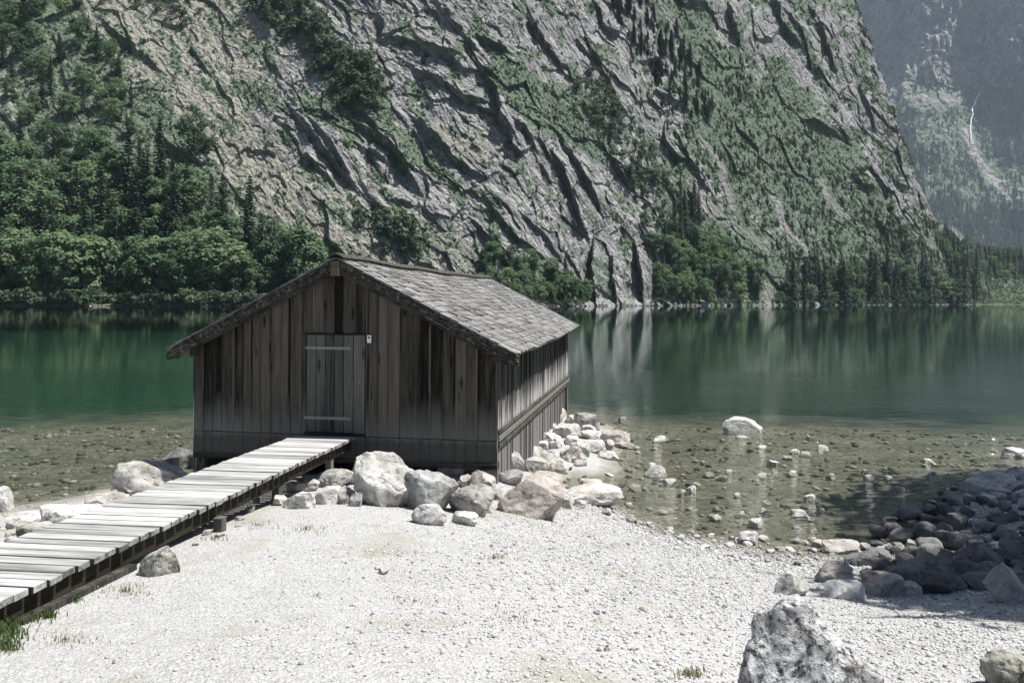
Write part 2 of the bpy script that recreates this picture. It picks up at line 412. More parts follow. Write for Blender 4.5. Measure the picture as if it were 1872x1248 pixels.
# door
b = MB(); n = 5; xs = [DX0+.008 + (DX1-DX0-.012)*k/n for k in range(n+1)]
for k in range(n):
    dy = random.uniform(-.004,.004); b.box(xs[k]+.006, xs[k+1]-.006, -.012+dy, .022+dy, DZ0+.01, DZ1-.02)
door = b.build('door', m_door, shed)
for zc, x1 in ((2.885, .19), (1.69, .20)):
    b = MB(); b.box(-.64, x1, -.022, -.0165, zc-.024, zc+.024)
    for k in range(5): xk = -.58+.17*k; b.box(xk-.011, xk+.011, -.03, -.0225, zc-.011, zc+.011)
    b.build('hinge_strap', m_metal, door, .002)
b = MB(); b.box(DX1+.006, JX1-.008, -.016, .03, DZ0, DZ1-.015, .8); b.build('door_jamb', m_door, shed, .004)
b = MB(); b.box(DX0-.09, DX0-.006, -.022, -.012, DZ0+.9, DZ1+.02, .3); b.build('door_frame', m_front, shed)
b = MB(); b.box(DX0-.03, JX1+.01, -.028, .10, 1.3885, 1.4365, .3); b.build('door_sill', m_sill, shed)
b = MB(); b.box(DX0-.03, JX1+.01, -.02, -.0115, DZ1-.012, DZ1+.012, .05); b.build('door_lintel', m_sill, shed)
bm = bmesh.new(); bmesh.ops.create_cone(bm, cap_ends=True, segments=16, radius1=.026, radius2=.022, depth=.02)
bmesh.ops.create_cone(bm, cap_ends=True, segments=12, radius1=.009, radius2=.009, depth=.05)
for vtx in bm.verts: vtx.co = (vtx.co.x+.36, -.026-vtx.co.z, vtx.co.y+2.31)
me = bpy.data.meshes.new('door_lock'); bm.to_mesh(me); bm.free(); link('door_lock', me, m_metal, shed)
b = MB(); b.box(.49, .56, -.045, -.015, 2.985, 3.115); plate = b.build('wall_box', m_white, shed, .004)
b = MB(); b.box(.508, .542, -.0475, -.0455, 3.06, 3.09); b.build('dark_window', m_black, plate)
# roof frame
b = MB(); b.box(-.075, .075, -.27, LEN+.15, APEX-.36, APEX-.125); b.build('ridge_beam', m_beam, shed, .008)
for s in (1,-1):
    b = MB(); xa, xb = sorted((s*(HW-.04), s*(HW+.13))); b.box(xa, xb, -.21, .35, under_z(HW+.13)-.19, under_z(HW+.13)-.012); b.build('wall_plate', m_beam, shed, .01)
    b = MB(); t = Vector((s, 0, -SL)).normalized(); nn = Vector((s*SL, 0, 1)).normalized()
    b.bar(Vector((s*.09,-.185,APEX-.262)), Vector((s*(RX-.12),-.185,APEX-.262-SL*(RX-.21))), (0,.017,0), nn*.075)
    b.build('barge_board', m_rake, shed, .004)
# shingles
roof = MB()
for s in (1,-1):
    t = Vector((s, 0, -SL)).normalized(); nn = Vector((s*SL, 0, 1)).normalized(); ln = RX*math.sqrt(1+SL*SL)
    ap = Vector((0,0,APEX-.055))
    for k in range(24):
        y0, y1 = -.2 + k*(LEN+.4)/24, -.2+(k+1)*(LEN+.4)/24      # boarding under the shingles
        p0, p1 = ap + Vector((0,y0,sag(y0))), ap + Vector((0,y1,sag(y1)))
        q0, q1 = p0 + t*(ln-.02), p1 + t*(ln-.02)
        roof.hexa([p0-nn*.05, q0-nn*.05, q1-nn*.05, p1-nn*.05, p0-nn*.012, q0-nn*.012, q1-nn*.012, p1-nn*.012], .1)
    ncr = 19; ex = (ln)/ncr
    for k in range(ncr):
        sb = ln - k*ex; wob = random.uniform(-.006,.006); y = -.24
        while y < LEN+.2:
            wd = random.uniform(.06, .16); y2 = min(y+wd, LEN+.24)
            st = max(sb-ex*1.75, .005); tb = random.uniform(.018,.028); r = random.uniform(-.012,.012)+wob + .012*math.sin(y*1.1+k)
            lift = .028 + random.uniform(-.006,.012) + (.02 if random.random() < .05 else 0)
            A = [ap + Vector((0,yy,sag(yy))) + t*ss + nn*hh_ for yy, ss, hh_ in
                 ((y+.003, st, .0),(y+.003, sb+r, lift-.02),(y2-.003, sb+r, lift-.02),(y2-.003, st, .0),
                  (y+.003, st, .012),(y+.003, sb+r, lift-.02+tb),(y2-.003, sb+r, lift-.02+tb),(y2-.003, st, .012))]
            roof.hexa(A); y = y2
roof_o = roof.build('roof', m_shingle, shed)
b = MB()
for s in (1,-1):
    t = Vector((s,0,-SL)).normalized(); nn = Vector((s*SL,0,1)).normalized(); y = -.26
    while y < LEN+.2:
        wd = random.uniform(.7,1.3); y2 = min(y+wd, LEN+.22)
        p, q = Vector((0,y+.004,APEX+.012+sag(y))), Vector((0,y2-.004,APEX+.012+sag(y2)))
        b.hexa([p-nn*.005, p+t*.17-nn*.005, q+t*.17-nn*.005, q-nn*.005, p+nn*.022, p+t*.17+nn*.02, q+t*.17+nn*.02, q+nn*.022]); y = y2
b.build('ridge_board', m_moss, roof_o)
for s in (1,-1):                                                  # ragged lichen-covered layered edge along the rake
    b = MB(); t = Vector((s,0,-SL)).normalized(); nn = Vector((s*SL,0,1)).normalized(); ln = RX*math.sqrt(1+SL*SL); q = .02
    for lay in range(5):
        q = .0
        while q < ln:
            d = random.uniform(.08,.22); q2 = min(q+d, ln+.02)
            o = APEX-.055 - .028 - .034*lay; yo = random.uniform(-.03,.012)
            p0 = Vector((0,-.21+yo,o)) + t*q; p1 = Vector((0,-.21+yo,o)) + t*q2
            th = random.uniform(.012,.02)
            b.bar((p0+Vector((0,.05,0)))+nn*random.uniform(-.008,.008), (p1+Vector((0,.05,0)))+nn*random.uniform(-.008,.008), (0,.06,0), nn*th); q = q2
    b.build('rake_edge', m_moss, roof_o)

# ------------------------------------------------------------------ walkway
wk = tag(bpy.data.objects.new('walkway', None), 'long narrow plank walkway leading up to the boathouse door', 'walkway')
COL.objects.link(wk); wk.location = (-3.157, 12.874, 0); wk.rotation_euler = (0,0,-math.atan2(.1037,.9943))
WZ = lambda y: 1.405 - .0365*y
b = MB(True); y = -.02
while y > -9.9:
    wd = random.uniform(.130,.142); l = random.uniform(-.015,.015); dz = random.uniform(-.004,.004); tw = random.uniform(-.004,.004)
    x0, x1 = -.525+l, .525+l; ya, yb = y-wd, y; c = WZ(y)+dz
    b.hexa([(x0,ya,c-.05),(x1,ya,c-.05+tw),(x1,yb,c-.05+tw),(x0,yb,c-.05),(x0,ya,c),(x1,ya,c+tw),(x1,yb,c+tw),(x0,yb,c)])
    y -= wd + random.uniform(.024,.034)
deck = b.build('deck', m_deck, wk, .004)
for s in (1,-1):
    b = MB(); xx = s*.405
    b.bar((xx,0.0,WZ(0)-.135),(xx,-9.9,WZ(-9.9)-.135),(.055,0,0),(0,0,.08)); b.build('stringer', m_under, wk)
b = MB(); b.bar((.475,-6.2,WZ(-6.2)-.27),(.475,-9.9,WZ(-9.9)-.2),(.06,0,0),(0,0,.05)); b.build('ground_beam', m_post, wk)
for yy in (-.9,-2.9,-4.75,-6.4,-8.4):
    for s in (1,-1):
        wp = Vector((-3.157,12.874,0)) + Vector((math.cos(wk.rotation_euler.z)*s*.5 - math.sin(wk.rotation_euler.z)*yy, math.sin(wk.rotation_euler.z)*s*.5 + math.cos(wk.rotation_euler.z)*yy, 0))
        b = MB(); xo = s*.555 if (yy == -4.75 and s == 1) else s*.40
        b.box(xo-.05,xo+.05,yy-.055,yy+.055, float(hz(wp.x,wp.y))-.3, WZ(yy)-.222 if xo != .555 else WZ(yy)-.17); b.build('post', m_post, wk, .006)

# ------------------------------------------------------------------ rocks
_ico = {}
def ico(n):
    if n not in _ico:
        bm = bmesh.new(); bmesh.ops.create_icosphere(bm, subdivisions=n, radius=1)
        V = np.array([v.co[:] for v in bm.verts]); T = np.array([[v.index for v in f.verts] for f in bm.faces]); bm.free()
        _ico[n] = (V, T)
    return _ico[n]
def rock_shape(seed, sub=4, facets=12, rough=.10, squash=None):
    """angular limestone block: a sphere cut by random planes, then worn and roughened; returned in a unit box standing on z = 0"""
    r = np.random.default_rng(seed); V, T = ico(sub); V = V.copy()
    pw = r.uniform(3.0, 6.0); V /= ((np.abs(V)**pw).sum(1)**(1/pw))[:,None]; V *= .8
    a, b_, c_ = r.normal()*.22, r.normal()*.22, r.uniform(0,6.28); R1 = np.array([[1,0,0],[0,math.cos(a),-math.sin(a)],[0,math.sin(a),math.cos(a)]]); R2 = np.array([[math.cos(b_),0,math.sin(b_)],[0,1,0],[-math.sin(b_),0,math.cos(b_)]])
    V = V @ R1 @ R2
    for k in range(facets):
        n = r.normal(size=3); n /= np.linalg.norm(n); cc = r.uniform(.50, .86)
        d = V @ n; m = d > cc
        V[m] -= np.outer(d[m]-cc, n)*.98
    R = V.copy()
    V *= (1 + rough*1.2*fbm3(R, 1.6, 3, seed) + rough*.8*fbm3(R, 4.5, 4, seed+50))[:,None]
    cr = 1-np.abs(fbm3(R, 2.3, 3, seed+90))*5; V *= (1 - .06*np.clip(cr,0,1)**2)[:,None]
    a = r.uniform(0, 6.28) if squash is None else squash; c, s = math.cos(a), math.sin(a)
    V = V @ np.array([[c,-s,0],[s,c,0],[0,0,1]])
    lo, hi = V.min(0), V.max(0); V = (V-(lo+hi)/2)/(hi-lo); V[:,2] += .5
    return V, T

def rock_mat(name, c0, c1, dark, crack=.5, brown=.35, sc_=1.0, bumpd=.02, thr=.5):
    m, nt = new_mat(name); co = coords(nt); rnd = N(nt,'ShaderNodeObjectInfo').outputs['Random']
    gco = N(nt,'ShaderNodeNewGeometry').outputs['Position']
    n1 = noise(nt, gco, 3.0*sc_, 8, .62); n2 = noise(nt, gco, 11*sc_, 6, .65); n3 = noise(nt, gco, 38*sc_, 4, .6)
    c = ramp(nt, n1, [(.32,c0),(.62,c1)])
    c = mixc(nt, mth(nt,'MULTIPLY', ramp(nt, n2, [(thr,0),(thr+.16,1)]), crack), c, dark)
    c = mixc(nt, mth(nt,'MULTIPLY', ramp(nt, mth(nt,'ADD', mth(nt,'MULTIPLY',rnd,.3), noise(nt, gco, 1.7*sc_, 4)), [(.58,0),(.8,1)]), brown), c, (.20,.155,.115))
    rn = N(nt,'ShaderNodeTexNoise', Vector=mapped(nt, gco, (1,1,1.5), (.5,.3,0)), Scale=2.2*sc_, Detail=5, Roughness=.55, Distortion=.6).outputs[0]
    ck = ramp(nt, mth(nt,'ABSOLUTE', mth(nt,'SUBTRACT', rn, .5)), [(.0,1),(.022,0)])
    ck = mth(nt,'MULTIPLY', ck, ramp(nt, n2, [(.4,0),(.6,1)]))
    c = mixc(nt, mth(nt,'MULTIPLY', ck, crack), c, tuple(d*.5 for d in dark))
    hh = mth(nt,'ADD', mth(nt,'MULTIPLY', n2, 1.0), mth(nt,'MULTIPLY', n3, .35))
    hh = mth(nt,'SUBTRACT', hh, mth(nt,'MULTIPLY', ck, .35))
    out(nt, bsdf(nt, c, .92, bump(nt, hh, .75, bumpd*1.6))); return m
m_rock = rock_mat('pale limestone', (.34,.333,.31), (.62,.61,.585), (.14,.132,.115), .6, .4)
m_rock_b = rock_mat('grey limestone', (.20,.198,.19), (.46,.455,.44), (.08,.077,.07), .6, .3)
m_rock_r = rock_mat('reddish limestone', (.38,.34,.31), (.62,.60,.57), (.16,.12,.10), .6, .5)
m_rock_m = rock_mat('mossy rock', (.10,.10,.078), (.42,.41,.37), (.055,.06,.033), .9, .2)
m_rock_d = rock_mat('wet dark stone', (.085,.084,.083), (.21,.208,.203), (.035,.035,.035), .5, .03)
m_rock_f = rock_mat('fissured boulder', (.30,.30,.30), (.66,.66,.655), (.04,.04,.039), .95, .10, 2.2, .03, .465)

def rock(u0, u1, v0, v1, label, mat=None, deep=.8, seed=None, sub=4, facets=9, rough=.10, sink=.32, group=None, name='boulder', cat='boulder', taper=None, dark=False):
    seed = seed if seed is not None else int(u0*7+v0*13)
    uc = (u0+u1)/2
    p = on_ground(uc, v1-2); wd = (u1-u0)*p.y/F*1.02; d = wd*deep
    rx, _ = ray(uc, v1)
    yc = p.y + d*.42; xc = rx*yc
    _, rz = ray(uc, v0); ztop = H - rz*(p.y+d*.45)
    zb = min(float(hz(xc, yc)), p.z); h = max(ztop-zb, wd*.12); sk = h*sink
    V, T = rock_shape(seed, sub, facets, rough)
    if taper:
        t = V[:,2]; lo, hi = -.5+taper[0]*t, .5-taper[1]*t**.8; V[:,0] = lo+(V[:,0]+.5)*(hi-lo); V[:,1] *= 1-.45*t
    V = V*np.array([wd*1.03, d, h+sk])
    me = mesh_np(name, V, tris=T, smooth=True); me.set_sharp_from_angle(angle=math.radians(24))
    o = link(name, me, mat or m_rock, loc=(xc, yc, zb-sk))
    return tag(o, label, cat, group)
G1, G2, G3 = 'boulders in front of the boathouse', 'rocks piled along the boathouse side wall', 'rocks standing in the shallow water'
K = m_rock; B_ = m_rock_b; D = m_rock_d; R_ = m_rock_r
rock(645,765,824,928,'tallest pale boulder in front of the boathouse, white top and grey front',K,.8,31,5,11,group=G1)
rock(736,836,858,938,'grey boulder with sloping top right of the tallest pale boulder',B_,.8,5,5,10,group=G1)
rock(815,905,886,945,'dark fronted slanted boulder left of the brown faced block',B_,.7,12,5,10,group=G1)
rock(911,1029,862,948,'large block with white top and flat brown front face at the shed corner',R_,.8,44,5,8,.07,group=G1)
rock(857,906,860,908,'rounded pale boulder standing just left of the shed corner rocks',K,.9,15,4,6,group=G1)
rock(517,580,895,932,'low pale boulder nearest the walkway in front of the boathouse',K,.8,16,4,9,group=G1)
rock(575,622,888,924,'small pale boulder right of the low one by the walkway',K,.8,17,4,9,group=G1)
rock(613,650,888,924,'narrow greenish grey boulder touching the tallest boulder on its left',B_,.9,18,4,9,group=G1)
rock(575,645,858,894,'broad grey boulder behind the small pale boulders by the walkway',B_,.8,19,4,9,group=G1)
rock(525,582,873,902,'low grey boulder half hidden beside the walkway edge',B_,.8,20,4,9,group=G1)
rock(634,676,850,888,'light boulder wedged behind the left flank of the tallest boulder',K,.9,21,4,9,group=G1)
rock(752,816,918,962,'white half buried boulder on the gravel before the boulder row',K,.7,22,4,8,group=G1)
rock(768,810,833,862,'shaded boulder under the boathouse sill, left of the broad shaded one',B_,.8,23,4,8,group=G1)
rock(800,862,834,874,'broad shaded boulder under the boathouse sill near its right corner',B_,.8,24,4,9,group=G1)
rock(664,704,838,866,'shaded boulder under the sill behind the tallest boulder',B_,.8,25,4,8,group=G1)
rock(630,668,838,856,'small shaded stone beneath the walkway end at the boathouse',B_,.8,26,4,8,group=G1)
rock(904,956,856,888,'squat greenish boulder between the shed corner and the brown faced block',B_,.8,27,4,7,group=G1)
rock(838,880,848,872,'small dark stone under the right end of the sill beam',D,.8,128,3,8,group=G1)
for k, (a, b2, c_, d_, lb, mt) in enumerate([(700,742,880,912,'small rock filling the notch right of the tallest boulder',K),(838,872,868,896,'small rock behind the slanted boulder',K),
  (892,918,892,916,'little rock between the rounded pale boulder and the brown faced block',B_),(640,662,900,928,'little rock at the left foot of the tallest boulder',B_),(726,752,846,870,'shaded rock under the sill right of the tallest boulder',B_),
  (498,524,905,926,'little pale rock nearest the walkway edge',K),(560,590,868,886,'shaded rock behind the broad grey boulder',B_),(1016,1046,905,930,'little pale rock at the right foot of the brown faced block',K),(868,900,918,940,'flat pale rock in front of the rounded pale boulder',K),
  (826,874,935,962,'white half buried slab before the slanted boulder',K)]):
    rock(a, b2, c_, d_, lb, mt, .85, 620+k, 4, 9, .09, .3, G1, 'rock', 'rock')
pile = [(915,958,822,860,'darker mossy rock leaning on the boathouse right corner',B_),(948,1002,836,866,'flat topped cream rock behind the brown faced block',K),
 (950,1002,814,842,'pale rock second from the corner against the side wall',K),(1000,1042,838,866,'reddish split rock right of the flat cream rock',R_),
 (1030,1072,814,852,'large rounded pinkish rock on the outer side of the pile',R_),(984,1032,790,818,'angular rock in the middle of the side wall pile',K),
 (1040,1072,828,854,'small round pink rock at the foot of the rounded pinkish rock',R_),(964,1012,778,806,'grey rock third along the side wall',B_),
 (970,1022,760,792,'sharp grey rock high up the pile against the wall',B_),(1000,1036,744,772,'white pointed rock at the far end of the pile',K),
 (1010,1062,774,802,'long pale slab across the upper pile',K),(1050,1096,754,790,'dark sided block at the water end of the pile',B_),
 (1100,1152,784,816,'outermost pale rock of the pile with reddish shadow side',R_),(1064,1106,804,830,'smooth cream rock between pile and water',K),
 (1094,1132,824,842,'low cream rock at the waterline right of the pile',K),(938,972,798,828,'small dark rock tight to the wall near the corner',B_),
 (1032,1066,758,780,'small pale rock behind the dark sided block',K),(1072,1104,786,806,'little rock between the long slab and the outermost rock',K),
 (1122,1158,806,822,'small flat stone in the water beyond the outermost rock',K)]
for k, (a, b2, c_, d_, lb, mt) in enumerate(pile): rock(a, b2, c_, d_, lb, mt, .85, 200+k, 4, 9, .09, .35, G2, 'rock', 'rock')
rock(1035,1136,886,926,'wide flat pinkish slab at the waterline right of the brown faced block',R_,.9,61,4,6,.08,.2,name='rock',cat='rock')
rock(1048,1076,911,931,'small pale stone leaning on the wide flat slab',K,.9,62,4,8,name='rock',cat='rock')
rock(1060,1102,874,890,'low pale stone in the water behind the wide flat slab',K,.9,63,4,8,name='rock',cat='rock')
wat = [(1318,1391,762,792,'long cream rock alone in the water farthest from shore'),(1178,1218,850,874,'pointed rock alone in the shallows with dark left face'),
 (1350,1390,970,999,'dark fronted round rock at the edge of the gravel'),(1366,1398,947,966,'pale rock just behind the dark fronted round rock'),
 (1448,1481,933,949,'small pale rock in water before the shaded area'),(1833,1880,818,838,'half dark half white rock at the right edge of the water'),
 (1198,1226,796,804,'flat pale stone in the water right of the rock pile'),(1463,1484,824,834,'small white stone near the middle of the shallows'),
 (1129,1145,761,770,'tiny pale stone in water beyond the shed pile'),(1253,1273,886,900,'small pointed stone in the middle shallows'),
 (1198,1222,931,941,'small pale stone close to the gravel edge left'),(1150,1172,885,894,'thin pale stone awash near the wide flat slab'),
 (1430,1448,833,840,'tiny flat stone beside the small white stone'),(1238,1256,894,904,'low stone left of the small pointed stone'),
 (1392,1410,914,922,'flat stone awash in the middle of the shallows'),(1308,1330,868,876,'thin stone awash left of centre in the shallows'),
 (1708,1735,868,877,'small pale stone off the right hand slab')]
for k, (a, b2, c_, d_, lb) in enumerate(wat): rock(a, b2, c_, d_, lb, K, .8, 300+k, 4, 8, .09, .4, G3, 'rock', 'rock')
rock(1416,1478,1044,1090,'square pale block with a vertical crack on the gravel',K,.8,71,4,7,.06)
rock(1503,1579,1062,1098,'smooth cream oval boulder at the front of the right shore',K,.7,72,4,5,.05)
rock(1576,1646,1041,1093,'pointed yellowish boulder right of the cream oval one',K,.7,73,4,8,.07)
rock(1646,1687,1064,1093,'small triangular boulder beside the dark slab',K,.7,74,4,8,.07)
rock(1494,1556,1022,1068,'grey leaning boulder behind the cream oval one',B_,.7,75,4,8)
rock(1502,1572,985,1016,'long pale boulder at the waterline of the right shore',K,.8,76,4,8)
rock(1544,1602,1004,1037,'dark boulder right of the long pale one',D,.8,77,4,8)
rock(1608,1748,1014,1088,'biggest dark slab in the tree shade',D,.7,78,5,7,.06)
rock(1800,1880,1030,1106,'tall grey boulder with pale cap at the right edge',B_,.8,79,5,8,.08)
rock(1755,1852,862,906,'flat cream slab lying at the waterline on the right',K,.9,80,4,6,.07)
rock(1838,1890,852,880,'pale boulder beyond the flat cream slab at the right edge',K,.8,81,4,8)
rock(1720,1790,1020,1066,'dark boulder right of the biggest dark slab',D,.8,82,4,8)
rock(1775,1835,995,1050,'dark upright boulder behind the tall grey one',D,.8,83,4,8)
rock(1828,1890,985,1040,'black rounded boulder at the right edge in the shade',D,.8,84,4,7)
rock(1797,1885,1190,1262,'mossy sided pale rock in the right bottom corner',m_rock_m,.8,85,5,8,.1)
rock(1336,1606,1093,1330,'huge fissured black and white boulder at the bottom right',m_rock_f,.8,412,6,13,.15,.1,taper=(.10,.06),dark=True)
rock(197,352,838,908,'big flat cream boulder left of the walkway at the water',K,.7,91,5,8,.09)
rock(228,326,994,1058,'mossy slanted rock under the walkway edge',m_rock_m,.7,95,5,9,.07,taper=(.55,-.05))
rock(34,112,952,986,'dark slanted rock at the left edge of the walkway',m_rock_m,.7,93,4,8)
rock(-20,22,888,938,'pale rock at the left edge of the photo by the water',K,.8,94,4,8)
for k, (a, b2, c_, d_, lb) in enumerate([(60,190,920,962,'white slab lying left of the walkway on the shore'),(150,232,898,930,'white stone between the slab and the cream boulder'),
  (222,268,888,912,'small pale stone in front of the big cream boulder'),(0,90,935,965,'low white slab near the left edge of the photo'),(300,346,880,905,'pink stone tight against the walkway'),
  (345,396,826,858,'dark wet boulder under the left corner of the boathouse'),(300,350,820,850,'dark wet stone at the waterline left of the boathouse')]):
    rock(a, b2, c_, d_, lb, D if 'dark' in lb else R_ if 'pink' in lb else K, .8, 500+k, 4, 8, .08, .3, None, 'rock', 'rock')
# small loose stones: a few shapes, copied
SM = [mesh_np('stone', rock_shape(700+k, 3, 8, .10)[0], tris=rock_shape(700+k, 3, 8, .10)[1], smooth=True) for k in range(9)]
SMM = {}
for _m in SM: _m.set_sharp_from_angle(angle=math.radians(28))
def stone(u, v, px, label, group, mat, flat=.55):
    p = on_ground(u, v); wd = px*p.y/F; key = (random.randrange(9), mat.name)
    if key not in SMM:
        SMM[key] = SM[key[0]].copy(); SMM[key].materials.append(mat)
    o = link('stone', SMM[key], loc=(p.x, p.y, float(hz(p.x, p.y))-wd*.12)); hgt = wd*flat*random.uniform(.8,1.3)
    if p.z <= 0 and float(hz(p.x,p.y)) < 0: hgt = max(hgt, -float(hz(p.x,p.y)) + wd*random.uniform(.12,.28))
    o.scale = (wd, wd*random.uniform(.7,1), hgt); o.rotation_euler.z = random.uniform(0, 6.28)
    return tag(o, label, 'stone', group)
def inside(u, v, poly):
    c, j = False, len(poly)-1
    for i in range(len(poly)):
        if (poly[i][1] > v) != (poly[j][1] > v) and u < (poly[j][0]-poly[i][0])*(v-poly[i][1])/(poly[j][1]-poly[i][1])+poly[i][0]: c = not c
        j = i
    return c
def scatter(poly, n, dmin, seed=1, scale=None):
    r = random.Random(seed); pts = []; us = [p[0] for p in poly]; vs = [p[1] for p in poly]; tries = 0
    while len(pts) < n and tries < n*60:
        tries += 1; u, v = r.uniform(min(us), max(us)), r.uniform(min(vs), max(vs))
        k = scale(v) if scale else 1
        if inside(u, v, poly) and all((u-a)**2+((v-b_)*1.6)**2 > (dmin*k)**2 for a, b_ in pts): pts.append((u, v))
    return pts
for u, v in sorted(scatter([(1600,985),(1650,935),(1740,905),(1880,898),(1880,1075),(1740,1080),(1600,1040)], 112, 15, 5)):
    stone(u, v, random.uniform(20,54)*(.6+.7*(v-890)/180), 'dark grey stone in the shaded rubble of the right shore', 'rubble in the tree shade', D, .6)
for u, v in scatter([(1560,1000),(1700,985),(1790,975),(1700,1010),(1580,1012)], 12, 14, 6): stone(u, v, random.uniform(14,30), 'pale stone lying among the dark rubble at the waterline', 'pale stones in the rubble', B_)
for u, v in scatter([(1755,895),(1880,885),(1880,925),(1770,925)], 14, 12, 8): stone(u, v, random.uniform(14,34), 'cream stone heaped around the flat slab on the right', 'stones around the cream slab', K)
for u, v in scatter([(1090,935),(1200,960),(1340,985),(1500,990),(1500,1035),(1400,1040),(1240,995)], 42, 15, 9): stone(u, v, random.uniform(9,24), 'little pale stone along the wet edge of the gravel', 'small stones along the waterline', K if random.random()<.6 else B_)
for u, v in scatter([(1060,850),(1250,790),(1560,800),(1740,850),(1640,930),(1400,965),(1150,930)], 34, 34, 10): stone(u, v, random.uniform(10,26), 'tiny pale stone just breaking the shallow water', 'tiny stones in the shallows', K, .3)
for u, v in scatter([(0,965),(120,935),(240,905),(330,890),(300,925),(120,960),(0,1000)], 16, 14, 12): stone(u, v, random.uniform(10,26), 'small pale stone on the shore left of the walkway', 'small stones left of the walkway', K)
for u, v in scatter([(330,960),(480,915),(520,905),(500,935),(400,985),(340,1010)], 12, 14, 13): stone(u, v, random.uniform(10,22), 'small stone in the shadow beside the walkway', 'small stones beside the walkway', B_)
for u, v in ((700,1048),(690,1040)): stone(u, v, 22, 'dark stone on the open gravel', None, B_, .5) if v > 1045 else stone(u, v, 14, 'small pale stone behind the dark stone on the gravel', None, K, .5)
for u, v in scatter([(920,830),(1010,760),(1090,790),(1120,830),(1030,860),(940,870)], 52, 9, 14): stone(u, v, random.uniform(14,30), 'small filler stone in the pile along the side wall', 'small stones in the wall pile', K if random.random()<.6 else B_, .7)

# ------------------------------------------------------------------ mountains
def segfield(U, V, poly):
    """distance to a polyline, signed distance (positive up right) and position along it"""
    best = np.full(U.shape, 1e9); sg = np.zeros(U.shape); al = np.zeros(U.shape); L = [0]
    for a, b_ in zip(poly[:-1], poly[1:]): L.append(L[-1]+math.dist(a, b_))
    for k, (a, b_) in enumerate(zip(poly[:-1], poly[1:])):
        du, dv = b_[0]-a[0], b_[1]-a[1]; l2 = du*du+dv*dv
        t = np.clip(((U-a[0])*du+(V-a[1])*dv)/l2, 0, 1)
        d = np.hypot(U-a[0]-t*du, V-a[1]-t*dv); m = d < best
        best[m] = d[m]; sg[m] = (((U-a[0])*dv - (V-a[1])*du)/math.sqrt(l2))[m]; al[m] = ((L[k]+t*math.sqrt(l2))/L[-1])[m]
    return best, sg, al
def blob(U, V, poly, wd, soft=.6): return 1-sstep(wd*(1-soft), wd*(1+soft), segfield(U, V, poly)[0])

uA = np.unique(np.concatenate([np.arange(-1300,-60,14.), np.arange(-60,1600,1.75), np.arange(1600,1900,1.5), np.arange(1900,2300,10.)]))
nIn, nOut, nBack = 400, 60, 12
wrow = np.concatenate([np.linspace(0, 1, nIn), 1+np.linspace(0, 1, nOut+1)[1:]**1.3])
footA = np.interp(uA, [-1300,-600,0,400,800,950,1100,1300,1450,1600,1700,1780,1872,2300], [150,215,290,300,330,345,395,450,520,580,630,700,760,800])
cotA = np.interp(uA, [-600,0,400,600,900,1150,1300,1500,1700,1800], [.9,.85,.8,.62,.5,.48,.6,.6,.72,1.5])
cot1 = np.interp(uA, [1765,1800], [.8,9.5]); cot1 = np.where(uA < 1765, cotA, cot1); z1A = np.interp(uA, [1765,1800,1872,2300], [.5,14,20,24])
vmid = np.interp(uA, [1470,1562,1600,1640,1680,1720,1760,1800,1872,2300], [-60,0,112,232,345,415,448,462,468,470])
vmid = vmid + np.interp(uA, [1575,1600,1780,1800], [0,1,1,0])*(11*noise2(uA/19, uA*0+.3, 5) + 6*noise2(uA/7, uA*0+.7, 6))
vtop = np.interp(uA, [1440,1562], [-430,-1]) ; vtop = np.where(uA > 1562, vmid-1, vtop)
UU = np.repeat(uA[None], len(wrow), 0); W_ = wrow[:,None]
VV = np.where(W_ <= 1, 600 + (vmid-600)*np.minimum(W_,1), vmid + (vtop-vmid)*(W_-1))
ua, va = uvfix(UU, VV); kk = (HV-va)/F
Z0 = (kk*footA + H)/(1-kk*cot1); hi_ = Z0 > z1A
Z0 = np.where(hi_, (kk*(footA+(cot1-cotA)*z1A) + H)/(1-kk*cotA), Z0); Y0 = footA + cot1*np.minimum(Z0, z1A) + cotA*np.maximum(Z0-z1A, 0)
X0 = (ua-CX)/F*Y0
# back of the crest
for k in range(1, nBack+1):
    Yk = Y0[len(wrow)-1] + 16.*k**1.3; Zk = Z0[len(wrow)-1] - 5*k**1.35
    X0 = np.vstack([X0, (ua[len(wrow)-1]-CX)/F*Y0[len(wrow)-1] - 3*k]); Y0 = np.vstack([Y0, Yk]); Z0 = np.vstack([Z0, Zk])
UU = np.vstack([UU, np.repeat(uA[None], nBack, 0)]); VV = np.vstack([VV, np.repeat(VV[-1:], nBack, 0) - 3*np.arange(1, nBack+1)[:,None]])
Y0 = Y0 - 9*(1-sstep(.4, 3.2, Z0)); m_px = Y0/F; X0 = np.where(np.arange(len(Y0))[:,None] < len(wrow), (np.vstack([ua, np.repeat(ua[-1:], nBack, 0)])-CX)/F*Y0, X0)
